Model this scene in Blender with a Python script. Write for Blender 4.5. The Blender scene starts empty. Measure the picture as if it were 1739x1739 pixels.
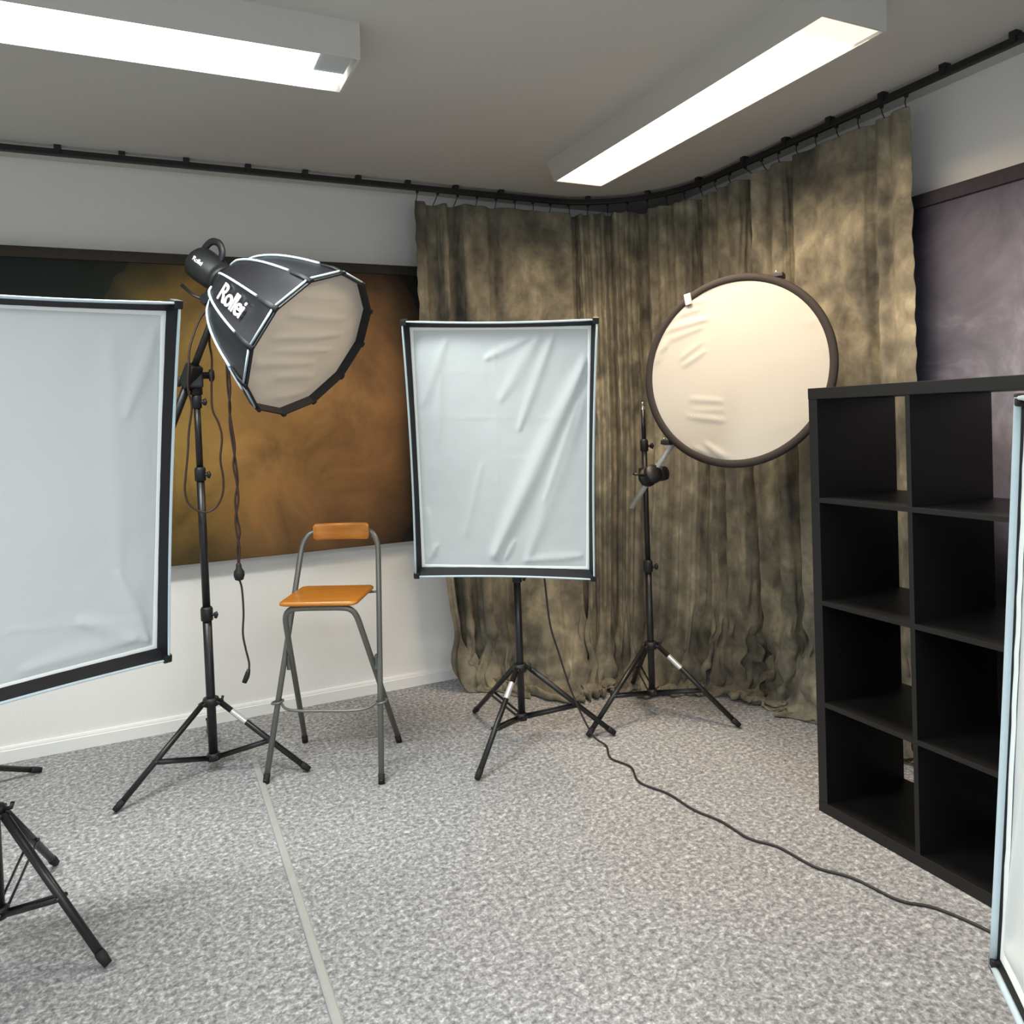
import bpy, bmesh, math, random
import numpy as np
from mathutils import Vector, Matrix, Euler, noise

random.seed(7)
scene = bpy.context.scene
COL = scene.collection
PI = math.pi

# ------------------------------------------------------------------ materials
def s2l(c):
    c = c / 255.0
    return c / 12.92 if c <= 0.04045 else ((c + 0.055) / 1.055) ** 2.4

def rgb(r, g, b):
    return (s2l(r), s2l(g), s2l(b), 1.0)

def new_mat(name):
    m = bpy.data.materials.new(name)
    m.use_nodes = True
    nt = m.node_tree
    return m, nt, nt.nodes['Principled BSDF']

def setp(b, **kw):
    names = {'rough': 'Roughness', 'metal': 'Metallic', 'spec': 'Specular IOR Level',
             'sheen': 'Sheen Weight', 'coat': 'Coat Weight', 'coat_rough': 'Coat Roughness',
             'sub': 'Subsurface Weight', 'emit': 'Emission Strength'}
    for k, v in kw.items():
        b.inputs[names[k]].default_value = v

def coords(nt, scale=(1, 1, 1), kind='Object'):
    tc = nt.nodes.new('ShaderNodeTexCoord')
    mp = nt.nodes.new('ShaderNodeMapping')
    mp.inputs['Scale'].default_value = scale
    nt.links.new(tc.outputs[kind], mp.inputs['Vector'])
    return mp.outputs['Vector']

def noise_node(nt, vec, scale, detail=3, rough=0.55, dist=0.0):
    n = nt.nodes.new('ShaderNodeTexNoise')
    n.inputs['Scale'].default_value = scale
    n.inputs['Detail'].default_value = detail
    n.inputs['Roughness'].default_value = rough
    n.inputs['Distortion'].default_value = dist
    nt.links.new(vec, n.inputs['Vector'])
    return n.outputs['Fac']

def ramp(nt, fac, stops):
    r = nt.nodes.new('ShaderNodeValToRGB')
    e = r.color_ramp.elements
    while len(e) > 1:
        e.remove(e[-1])
    e[0].position = stops[0][0]
    e[0].color = stops[0][1]
    for p, c in stops[1:]:
        k = e.new(p)
        k.color = c
    nt.links.new(fac, r.inputs['Fac'])
    return r.outputs['Color']

def mixc(nt, fac, a, b, mode='MIX'):
    m = nt.nodes.new('ShaderNodeMix')
    m.data_type = 'RGBA'
    m.blend_type = mode
    for sock, v in ((m.inputs[0], fac), (m.inputs[6], a), (m.inputs[7], b)):
        if isinstance(v, (int, float)):
            sock.default_value = v
        elif isinstance(v, tuple):
            sock.default_value = v
        else:
            nt.links.new(v, sock)
    return m.outputs[2]

def math_node(nt, op, a, b=None, c=None, clamp=False):
    m = nt.nodes.new('ShaderNodeMath')
    m.operation = op
    m.use_clamp = clamp
    for i, v in enumerate((a, b, c)):
        if v is None:
            continue
        if isinstance(v, (int, float)):
            m.inputs[i].default_value = v
        else:
            nt.links.new(v, m.inputs[i])
    return m.outputs[0]

def bump(nt, b, height, strength=0.2, dist=0.01):
    n = nt.nodes.new('ShaderNodeBump')
    n.inputs['Strength'].default_value = strength
    n.inputs['Distance'].default_value = dist
    nt.links.new(height, n.inputs['Height'])
    nt.links.new(n.outputs['Normal'], b.inputs['Normal'])

def simple(name, col, rough=0.5, bump_scale=None, bump_strength=0.1, var=0.08, **kw):
    m, nt, b = new_mat(name)
    v = coords(nt)
    f = noise_node(nt, v, bump_scale or 30, 3)
    d = tuple(c * (1 - var) for c in col[:3]) + (1,)
    l = tuple(min(1, c * (1 + var)) for c in col[:3]) + (1,)
    nt.links.new(ramp(nt, f, [(0.3, d), (0.7, l)]), b.inputs['Base Color'])
    setp(b, rough=rough, **kw)
    if bump_scale:
        bump(nt, b, f, bump_strength, 0.002)
    return m

M = {}
M['wall'] = simple('white_wall_paint', rgb(234, 232, 228), 0.9, 140, 0.25, 0.015)
M['ceiling'] = simple('ceiling_paint', rgb(198, 196, 191), 0.95, 90, 0.15, 0.015)
M['trim'] = simple('white_trim_lacquer', rgb(235, 234, 231), 0.45, None, 0, 0.01)
M['fixture'] = simple('white_fixture_enamel', rgb(198, 196, 189), 0.5, None, 0, 0.01)
M['black_metal'] = simple('black_powder_coat', rgb(27, 26, 28), 0.38, 200, 0.04, 0.1)
M['black_plastic'] = simple('black_plastic', rgb(24, 24, 26), 0.5, 150, 0.08, 0.1)
M['rail'] = simple('black_rail_paint', rgb(22, 20, 20), 0.55, 80, 0.05, 0.12)
M['rubber'] = simple('black_rubber', rgb(20, 20, 21), 0.75, 120, 0.1, 0.1)
M['silver'] = simple('brushed_silver', rgb(200, 200, 200), 0.3, 90, 0.03, 0.05, metal=1.0)
M['sticker'] = simple('silver_sticker', rgb(225, 225, 225), 0.25, None, 0, 0.05, metal=0.5)
M['grey_bar'] = simple('grey_anodised_bar', rgb(196, 197, 193), 0.45, 60, 0.03, 0.04)
M['stool_metal'] = simple('grey_lacquered_steel', rgb(118, 118, 112), 0.38, 100, 0.03, 0.04, metal=0.45)
M['white_cloth'] = simple('white_diffuser_cloth', rgb(212, 217, 217), 0.85, 500, 0.15, 0.01, sheen=0.15)
M['hem'] = simple('bright_white_hem_tape', rgb(242, 246, 243), 0.8, 300, 0.1, 0.01)
M['octa_cloth'] = simple('off_white_diffuser_cloth', rgb(216, 206, 192), 0.85, 500, 0.15, 0.01, sheen=0.15)
M['reflector_cloth'] = simple('pearl_reflector_cloth', rgb(174, 170, 162), 0.7, 400, 0.1, 0.01, sheen=0.2)
M['rim_cloth'] = simple('dark_brown_rim_tape', rgb(36, 29, 27), 0.8, 300, 0.2, 0.1)
M['black_cloth'] = simple('black_nylon', rgb(17, 16, 20), 0.65, 250, 0.15, 0.12)
M['gloss_cloth'] = simple('black_coated_nylon', rgb(21, 20, 25), 0.36, 25, 0.35, 0.1, spec=0.8)
M['piping'] = simple('pale_reflective_piping', rgb(196, 214, 222), 0.5, 100, 0.05, 0.03)
M['letter'] = simple('white_print', rgb(245, 243, 250), 0.5, None, 0, 0.01)
M['tag'] = simple('pale_fabric_tag', rgb(205, 188, 176), 0.8, 200, 0.1, 0.03)
M['strip'] = simple('grey_cable_channel', rgb(162, 162, 158), 0.5, 20, 0.05, 0.04)
M['cable'] = simple('dark_cable_rubber', rgb(38, 32, 32), 0.55, 100, 0.05, 0.1)
M['brown_cable'] = simple('brownish_cable_rubber', rgb(52, 36, 30), 0.5, 100, 0.05, 0.1)

# black shelf foil with a faint grain
m, nt, b = new_mat('black_brown_foil')
v = coords(nt, (2, 2, 30))
f = noise_node(nt, v, 12, 4)
nt.links.new(ramp(nt, f, [(0.3, rgb(14, 13, 13)), (0.7, rgb(22, 21, 20))]), b.inputs['Base Color'])
setp(b, rough=0.42)
bump(nt, b, f, 0.08, 0.001)
M['shelf'] = m

# orange beech wood
m, nt, b = new_mat('orange_beech_wood')
v = coords(nt, (3, 26, 26))
f = noise_node(nt, v, 2.2, 5, 0.6, 0.6)
w = nt.nodes.new('ShaderNodeTexWave')
w.wave_type = 'BANDS'
w.bands_direction = 'Y'
w.inputs['Scale'].default_value = 0.7
w.inputs['Distortion'].default_value = 5.0
nt.links.new(v, w.inputs['Vector'])
c1 = ramp(nt, f, [(0.25, rgb(170, 100, 28)), (0.55, rgb(196, 122, 38)), (0.8, rgb(214, 144, 52))])
c2 = mixc(nt, 0.25, c1, ramp(nt, w.outputs['Fac'], [(0, rgb(158, 92, 24)), (1, rgb(214, 146, 54))]))
nt.links.new(c2, b.inputs['Base Color'])
setp(b, rough=0.35, coat=0.25)
M['wood'] = m

# speckled grey loop carpet
m, nt, b = new_mat('grey_loop_carpet')
v = coords(nt)
f1 = noise_node(nt, v, 62, 2, 0.6, 0.4)
f2 = noise_node(nt, v, 140, 2, 0.6)
f3 = noise_node(nt, v, 1.6, 2)
ff = math_node(nt, 'ADD', math_node(nt, 'MULTIPLY', f1, 0.68), math_node(nt, 'MULTIPLY', f2, 0.32))
cc = ramp(nt, ff, [(0.33, rgb(104, 103, 105)), (0.46, rgb(138, 137, 138)), (0.56, rgb(166, 165, 165)), (0.68, rgb(208, 207, 206))])
c3 = mixc(nt, 1.0, cc, ramp(nt, f3, [(0.3, (0.93, 0.93, 0.93, 1)), (0.7, (1, 1, 1, 1))]), 'MULTIPLY')
nt.links.new(c3, b.inputs['Base Color'])
setp(b, rough=0.95, spec=0.15)
bump(nt, b, ff, 0.45, 0.006)
M['carpet'] = m

# mottled muslin of the curtain
m, nt, b = new_mat('mottled_muslin')
v1 = coords(nt, (1.0, 1.0, 0.8))
f1 = noise_node(nt, v1, 3.4, 5, 0.6, 0.5)
f2 = noise_node(nt, v1, 12, 4, 0.6, 0.3)
sep = nt.nodes.new('ShaderNodeSeparateXYZ')
tc = nt.nodes.new('ShaderNodeTexCoord')
nt.links.new(tc.outputs['Object'], sep.inputs[0])
ff = math_node(nt, 'ADD', math_node(nt, 'MULTIPLY', f1, 0.62), math_node(nt, 'MULTIPLY', f2, 0.38))
cc = ramp(nt, ff, [(0.34, rgb(70, 68, 61)), (0.45, rgb(103, 98, 86)), (0.55, rgb(133, 126, 108)), (0.68, rgb(178, 168, 143))])
nt.links.new(cc, b.inputs['Base Color'])
setp(b, rough=0.9, sheen=0.1, spec=0.2)
bump(nt, b, noise_node(nt, v1, 260, 2), 0.15, 0.002)
M['muslin'] = m

def painted(name, axis, cx, cz, rx, rz, stops, mot_stops, mscale):
    """Hand painted studio canvas: its own colour falls off towards the painted edges."""
    m, nt, b = new_mat(name)
    tc = nt.nodes.new('ShaderNodeTexCoord')
    sep = nt.nodes.new('ShaderNodeSeparateXYZ')
    nt.links.new(tc.outputs['Object'], sep.inputs[0])
    nA = noise_node(nt, tc.outputs['Object'], 1.6, 3, 0.6, 0.4)
    nB = noise_node(nt, tc.outputs['Object'], mscale, 5, 0.62, 0.6)
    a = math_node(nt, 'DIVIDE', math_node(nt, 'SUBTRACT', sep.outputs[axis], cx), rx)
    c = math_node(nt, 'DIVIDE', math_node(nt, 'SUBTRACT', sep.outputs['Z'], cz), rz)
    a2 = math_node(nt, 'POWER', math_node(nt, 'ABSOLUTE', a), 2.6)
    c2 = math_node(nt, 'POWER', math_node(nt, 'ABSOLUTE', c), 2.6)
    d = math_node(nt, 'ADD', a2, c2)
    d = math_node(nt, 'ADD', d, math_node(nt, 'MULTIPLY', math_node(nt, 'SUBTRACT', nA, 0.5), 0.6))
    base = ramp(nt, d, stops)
    mot = ramp(nt, nB, mot_stops)
    nt.links.new(mixc(nt, 1.0, base, mot, 'MULTIPLY'), b.inputs['Base Color'])
    setp(b, rough=0.75, spec=0.25)
    bump(nt, b, nB, 0.1, 0.003)
    return m, nt, b, sep

M['canvas_brown'], nt, b, sep = painted(
    'brown_olive_painted_canvas', 'X', 0.55, 1.50, 0.82, 0.86,
    [(0.0, rgb(172, 138, 92)), (0.35, rgb(142, 112, 76)), (0.7, rgb(98, 80, 58)), (1.0, rgb(58, 52, 42)), (1.4, rgb(36, 38, 36))],
    [(0.3, (0.50, 0.49, 0.48, 1)), (0.5, (0.85, 0.84, 0.83, 1)), (0.70, (1.2, 1.12, 1.0, 1))], 3.0)
# olive towards the left side of the painting, rust towards the right
old = b.inputs['Base Color'].links[0].from_socket
tint = ramp(nt, math_node(nt, 'ADD', math_node(nt, 'MULTIPLY', sep.outputs['X'], 0.6), 0.35),
            [(0.1, rgb(170, 200, 185)), (0.42, rgb(238, 240, 186)), (0.62, rgb(250, 236, 212)), (0.9, rgb(232, 214, 200))])
nt.links.new(mixc(nt, 1.0, old, tint, 'MULTIPLY'), b.inputs['Base Color'])
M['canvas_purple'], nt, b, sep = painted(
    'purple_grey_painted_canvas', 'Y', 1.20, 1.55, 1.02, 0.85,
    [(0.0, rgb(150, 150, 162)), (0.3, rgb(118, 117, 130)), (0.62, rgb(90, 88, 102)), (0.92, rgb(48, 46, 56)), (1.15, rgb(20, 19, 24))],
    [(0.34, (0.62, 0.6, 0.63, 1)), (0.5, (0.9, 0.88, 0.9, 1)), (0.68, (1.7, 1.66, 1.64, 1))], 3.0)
M['band_brown'] = simple('dark_brown_canvas_band', rgb(46, 38, 30), 0.8, 40, 0.1, 0.2)
M['band_purple'] = simple('dark_purple_canvas_band', rgb(44, 38, 46), 0.8, 40, 0.1, 0.2)

def lamp_mat(name, col, strength):
    m, nt, b = new_mat(name)
    b.inputs['Base Color'].default_value = (0.8, 0.8, 0.8, 1)
    v = coords(nt)
    f = noise_node(nt, v, 3, 1)
    c = ramp(nt, f, [(0.2, tuple(x * 0.97 for x in col) + (1,)), (0.8, col + (1,))])
    nt.links.new(c, b.inputs['Emission Color'])
    setp(b, emit=strength)
    return m

WARM = (1.0, 0.80, 0.58)
COOL = (0.93, 1.0, 0.97)
M['lamp_warm'] = lamp_mat('warm_lit_diffuser', (1.0, 0.86, 0.70), 2.6)
M['lamp_cool'] = lamp_mat('cool_lit_diffuser', (0.97, 1.0, 0.99), 2.6)
M['endplate_lit'] = lamp_mat('warm_lit_end_plate', (1.0, 0.88, 0.72), 0.72)
M['endplate'] = simple('white_end_plate', rgb(190, 196, 198), 0.4, None, 0, 0.02)

# ------------------------------------------------------------------ mesh helper
class MB:
    def __init__(self):
        self.v, self.f, self.s = [], [], []

    def add(self, vs, fs, smooth=True):
        n = len(self.v)
        self.v += [tuple(p) for p in vs]
        self.f += [tuple(i + n for i in q) for q in fs]
        self.s += [smooth] * len(fs)
        return self

    def box(self, lo, hi, mat=None, bev=0.0):
        bm = bmesh.new()
        bmesh.ops.create_cube(bm, size=1)
        lo, hi = Vector(lo), Vector(hi)
        for w in bm.verts:
            w.co = Vector(((w.co.x + .5) * (hi.x - lo.x) + lo.x, (w.co.y + .5) * (hi.y - lo.y) + lo.y,
                           (w.co.z + .5) * (hi.z - lo.z) + lo.z))
        if bev:
            bmesh.ops.bevel(bm, geom=bm.edges[:], offset=bev, segments=2, affect='EDGES', profile=0.6)
        if mat is not None:
            bm.transform(mat)
        bm.verts.index_update()
        self.add([w.co[:] for w in bm.verts], [[w.index for w in q.verts] for q in bm.faces], False)
        bm.free()
        return self

    def tube(self, pts, r, n=10, caps=True, flat=1.0, up=None):
        """Tube along points; r a number or one per point; flat squeezes the section."""
        pts = [Vector(p) for p in pts]
        k = len(pts)
        rs = [r] * k if isinstance(r, (int, float)) else list(r)
        T = []
        for i in range(k):
            a, c = pts[max(i - 1, 0)], pts[min(i + 1, k - 1)]
            T.append((c - a).normalized())
        u = Vector(up) if up else (Vector((0, 0, 1)) if abs(T[0].z) < 0.9 else Vector((1, 0, 0)))
        u = (u - T[0] * u.dot(T[0])).normalized()
        vs, fs = [], []
        for i in range(k):
            u = (u - T[i] * u.dot(T[i]))
            u = u.normalized() if u.length > 1e-6 else T[i].orthogonal().normalized()
            w = T[i].cross(u)
            for j in range(n):
                a = 2 * PI * j / n
                vs.append(pts[i] + u * (math.cos(a) * rs[i]) + w * (math.sin(a) * rs[i] * flat))
        for i in range(k - 1):
            for j in range(n):
                j2 = (j + 1) % n
                fs.append((i * n + j, i * n + j2, (i + 1) * n + j2, (i + 1) * n + j))
        self.add(vs, fs, True)
        if caps:
            b0 = len(self.v) - len(vs)
            self.f += [tuple(b0 + j for j in range(n))[::-1], tuple(b0 + (k - 1) * n + j for j in range(n))]
            self.s += [False, False]
        return self

    def lathe(self, prof, mat=None, n=28, smooth=True):
        """prof: list of (radius, height) about local z."""
        vs, fs = [], []
        k = len(prof)
        for (r, h) in prof:
            for j in range(n):
                a = 2 * PI * j / n
                p = Vector((r * math.cos(a), r * math.sin(a), h))
                vs.append(mat @ p if mat is not None else p)
        for i in range(k - 1):
            for j in range(n):
                j2 = (j + 1) % n
                fs.append((i * n + j, i * n + j2, (i + 1) * n + j2, (i + 1) * n + j))
        self.add(vs, fs, smooth)
        b0 = len(self.v) - len(vs)
        self.f += [tuple(b0 + j for j in range(n))[::-1], tuple(b0 + (k - 1) * n + j for j in range(n))]
        self.s += [False, False]
        return self

    def cyl(self, a, b, r, n=16):
        return self.tube([a, b], r, n)

    def grid(self, P, closed_u=False, smooth=True):
        """P[i][j] points."""
        nu, nv = len(P), len(P[0])
        vs = [p for row in P for p in row]
        fs = []
        for i in range(nu if closed_u else nu - 1):
            i2 = (i + 1) % nu
            for j in range(nv - 1):
                fs.append((i * nv + j, i2 * nv + j, i2 * nv + j + 1, i * nv + j + 1))
        return self.add(vs, fs, smooth)

    def build(self, name, mat, parent=None, label=None):
        me = bpy.data.meshes.new(name)
        me.from_pydata(self.v, [], self.f)
        me.polygons.foreach_set('use_smooth', self.s)
        me.materials.append(mat)
        bm = bmesh.new()
        bm.from_mesh(me)
        bmesh.ops.recalc_face_normals(bm, faces=bm.faces[:])
        bm.to_mesh(me)
        bm.free()
        me.update()
        o = bpy.data.objects.new(name, me)
        COL.objects.link(o)
        if parent:
            o.parent = parent
        if label:
            o['label'] = label
        return o

def smooth_path(pts, sub=6, closed=False):
    pts = [Vector(p) for p in pts]
    n = len(pts)
    out = []
    rng = range(n if closed else n - 1)
    for i in rng:
        if closed:
            p0, p1, p2, p3 = pts[i - 1], pts[i], pts[(i + 1) % n], pts[(i + 2) % n]
        else:
            p0, p1, p2, p3 = pts[max(i - 1, 0)], pts[i], pts[i + 1], pts[min(i + 2, n - 1)]
        for k in range(sub):
            t = k / sub
            out.append(0.5 * ((2 * p1) + (p2 - p0) * t + (2 * p0 - 5 * p1 + 4 * p2 - p3) * t * t
                              + (3 * p1 - p0 - 3 * p2 + p3) * t ** 3))
    if not closed:
        out.append(pts[-1])
    return out

def tag(o, label, cat, group=None, kind=None):
    o['label'] = label
    o['category'] = cat
    if group:
        o['group'] = group
    if kind:
        o['kind'] = kind
    return o

def thing(name, label, cat, loc=(0, 0, 0), rot=(0, 0, 0), group=None, matrix=None):
    o = bpy.data.objects.new(name, None)
    o.empty_display_size = 0.1
    COL.objects.link(o)
    if matrix is not None:
        o.matrix_world = matrix
    else:
        o.location = loc
        o.rotation_euler = rot
    return tag(o, label, cat, group)

def struct(name, mb, mat, label, cat):
    o = mb.build(name, mat)
    tag(o, label, cat)
    o['kind'] = 'structure'
    return o

# ------------------------------------------------------------------ room shell
X0, X1, Y0, Y1, ZC = -2.7, 2.80, -2.3, 3.934, 2.61
T = 0.12
struct('floor', MB().box((X0 - T, Y0 - T, -0.1), (X1 + T, Y1 + T, 0)), M['carpet'],
       'speckled grey loop carpet covering the studio floor', 'floor')
struct('ceiling', MB().box((X0 - T, Y0 - T, ZC), (X1 + T, Y1 + T, ZC + 0.1)), M['ceiling'],
       'plain pale ceiling above both long lamps', 'ceiling')
struct('wall_left', MB().box((X0 - T, Y1, 0), (X1 + T, Y1 + T, ZC)), M['wall'],
       'white wall behind the brown canvas and the bar stool', 'wall')
struct('wall_right', MB().box((X1, Y0 - T, 0), (X1 + T, Y1, ZC)), M['wall'],
       'white wall behind the purple canvas and the black shelf', 'wall')
struct('wall_west', MB().box((X0 - T, Y0 - T, 0), (X0, Y1, ZC)), M['wall'],
       'white wall out of view to the left', 'wall')
# rear wall with a window opening behind the camera
WX0, WX1, WZ0, WZ1 = -1.9, 0.9, 0.9, 2.25
mb = MB()
mb.box((X0, Y0 - T, 0), (WX0, Y0, ZC)).box((WX1, Y0 - T, 0), (X1, Y0, ZC))
mb.box((WX0, Y0 - T, 0), (WX1, Y0, WZ0)).box((WX0, Y0 - T, WZ1), (WX1, Y0, ZC))
struct('wall_rear', mb, M['wall'], 'white wall with a window behind the viewer', 'wall')
mb = MB()
for x in (WX0, (WX0 + WX1) / 2 - 0.03, WX1 - 0.06):
    mb.box((x, Y0 - 0.09, WZ0), (x + 0.06, Y0 - 0.03, WZ1))
for z in (WZ0, WZ1 - 0.06):
    mb.box((WX0, Y0 - 0.09, z), (WX1, Y0 - 0.03, z + 0.06))
struct('window_1', mb, M['trim'], 'white window frame in the wall behind the viewer', 'window')

def baseboard(name, a, b, inward, label):
    """Skirting with a small step along its top."""
    a, b, n = Vector(a), Vector(b), Vector(inward)
    prof = [(0.0, 0.0), (0.016, 0.0), (0.016, 0.052), (0.012, 0.055), (0.012, 0.060), (0.009, 0.068), (0.0, 0.070)]
    mb = MB()
    P = [[q + n * d + Vector((0, 0, h)) for (d, h) in prof] for q in (a, b)]
    mb.grid(P, smooth=False)
    k = len(prof)
    mb.f += [tuple(range(k)), tuple(range(k, 2 * k))]
    mb.s += [False, False]
    return struct(name, mb, M['trim'], label, 'baseboard')

baseboard('baseboard_left', (X0, Y1, 0), (X1, Y1, 0), (0, -1, 0), 'white skirting board at the foot of the wall behind the stool')
baseboard('baseboard_right', (X1, Y0, 0), (X1, Y1, 0), (-1, 0, 0), 'white skirting board behind the black shelf')

# ------------------------------------------------------------------ painted canvases
def canvas(name, label, mat, bandmat, axis, lo, hi):
    t = thing(name, label, 'backdrop', (0, 0, 0))
    (x0, y0, z0), (x1, y1, z1) = lo, hi
    MB().box(lo, hi, bev=0.006).build('painted_canvas', mat, t)
    if axis == 'Y':
        MB().box((x0, y0 - 0.010, z1 - 0.045), (x1, y0 + 0.004, z1 + 0.003), bev=0.004).build('top_sleeve', bandmat, t, 'dark band along the top edge')
        for x in (x0 + 0.3, x1 - 0.3):
            MB().box((x - 0.03, y1, z1 - 0.25), (x + 0.03, Y1 - 0.001, z1 - 0.10)).build('wall_bracket', M['black_metal'], t)
    else:
        MB().box((x0 - 0.010, y0, z1 - 0.05), (x0 + 0.004, y1, z1 + 0.003), bev=0.004).build('top_sleeve', bandmat, t, 'dark band along the top edge')
        for y in (y0 + 0.3, y1 - 0.3):
            MB().box((x1, y - 0.03, z1 - 0.25), (X1 - 0.0002, y + 0.03, z1 - 0.10)).build('wall_bracket', M['black_metal'], t)
    return t

canvas('painted_backdrop', 'brown and olive painted canvas hung on the wall behind the bar stool', M['canvas_brown'], M['band_brown'],
       'Y', (-0.75, 3.86, 0.783), (1.45, 3.895, 2.211))
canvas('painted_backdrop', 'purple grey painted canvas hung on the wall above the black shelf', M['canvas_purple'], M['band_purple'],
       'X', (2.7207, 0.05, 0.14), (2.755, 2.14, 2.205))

# ------------------------------------------------------------------ curtain rail
RS = (2.019, 3.12, 0.6)           # arc centre and radius
S_L = 0.769                       # straight length left of the arc, from x = 1.25
ARC = PI / 2 * RS[2]

def rail_xy(s):
    """Point and inward normal at arc length s, s = 0 at x = 1.25 on the left wall."""
    if s < S_L:
        return Vector((1.25 + s, 3.72, 0)), Vector((0, -1, 0)), Vector((1, 0, 0))
    s2 = s - S_L
    if s2 < ARC:
        a = s2 / RS[2]
        d = Vector((math.sin(a), math.cos(a), 0))
        return Vector((RS[0], RS[1], 0)) + d * RS[2], -d, Vector((math.cos(a), -math.sin(a), 0))
    s3 = s2 - ARC
    return Vector((2.619, 3.12 - s3, 0)), Vector((-1, 0, 0)), Vector((0, -1, 0))

ZR = 2.580
rail = thing('curtain_rail', 'black curtain rail running under the ceiling and bending round the corner', 'curtain rail')
ss = [-3.8] + [S_L * k / 4 for k in range(-8, 5)] + [S_L + ARC * k / 18 for k in range(1, 19)] + [S_L + ARC + k * 0.3 for k in range(1, 16)]
rows = []
for s in ss:
    p, n, t = rail_xy(s)
    prof = [(-0.010, -0.013), (0.010, -0.013), (0.012, -0.008), (0.012, 0.011), (0.008, 0.014), (-0.008, 0.014), (-0.012, 0.011), (-0.012, -0.008), (-0.010, -0.013)]
    rows.append([p + n * a + Vector((0, 0, ZR + h)) for a, h in prof])
MB().grid(rows, smooth=False).build('rail_track', M['rail'], rail)
bx = [-0.82, -0.56, -0.302, -0.063, 0.192, 0.453, 0.71, 0.963, 1.213, 1.468, 1.724]
bs = [x - 1.25 for x in bx] + [S_L + 0.22, S_L + 0.55, S_L + 0.86] + [S_L + ARC + (3.12 - y) for y in (2.869, 2.605, 2.358, 2.101, 1.845, 1.597, 1.34, 1.08)]
for s in bs:
    p, n, t = rail_xy(s)
    m4 = Matrix((( t.x, n.x, 0, p.x), (t.y, n.y, 0, p.y), (0, 0, 1, ZR), (0, 0, 0, 1)))
    mb = MB().box((-0.013, -0.016, 0.010), (0.013, 0.018, ZC - ZR + 0.001), m4, 0.003)
    mb.box((-0.010, -0.0165, -0.006), (0.010, -0.012, 0.014), m4, 0.001).box((-0.010, 0.012, -0.006), (0.010, 0.0165, 0.014), m4, 0.001)
    mb.build('ceiling_clip', M['rail'], rail)

# ------------------------------------------------------------------ mottled curtain (relaxed as a hanging sheet)
S_TOT = 2.8415
ZTOP = 2.522
CREASES = [  # (arc position, depth towards the wall, width)
    (0.02, 0.035, 0.030), (0.105, 0.085, 0.045), (0.216, 0.080, 0.036), (0.33, 0.020, 0.03), (0.426, 0.045, 0.035), (0.617, 0.018, 0.06), (0.77, 0.014, 0.05),
    (0.918, 0.085, 0.022), (0.978, 0.055, 0.020), (1.040, 0.045, 0.020), (1.099, 0.095, 0.022), (1.163, 0.050, 0.022), (1.215, 0.04, 0.02), (1.267, 0.105, 0.038),
    (1.345, 0.035, 0.025), (1.43, 0.05, 0.03), (1.50, 0.03, 0.025), (1.592, 0.085, 0.032), (1.655, 0.04, 0.024), (1.717, 0.055, 0.026), (1.80, 0.025, 0.03),
    (1.944, 0.100, 0.036), (2.03, 0.025, 0.03), (2.089, 0.045, 0.028), (2.217, 0.070, 0.032), (2.36, 0.018, 0.05), (2.50, 0.022, 0.05), (2.655, 0.050, 0.030), (2.735, 0.03, 0.03)]
HEM = [(0.0, (1.58, 3.63)), (0.10, (1.62, 3.47)), (0.20, (1.72, 3.35)), (0.32, (1.87, 3.265)), (0.45, (2.08, 3.18)), (0.58, (2.36, 3.06)),
       (0.68, (2.50, 2.88)), (0.78, (2.56, 2.70)), (0.88, (2.60, 2.46)), (1.0, (2.62, 2.02))]

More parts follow.
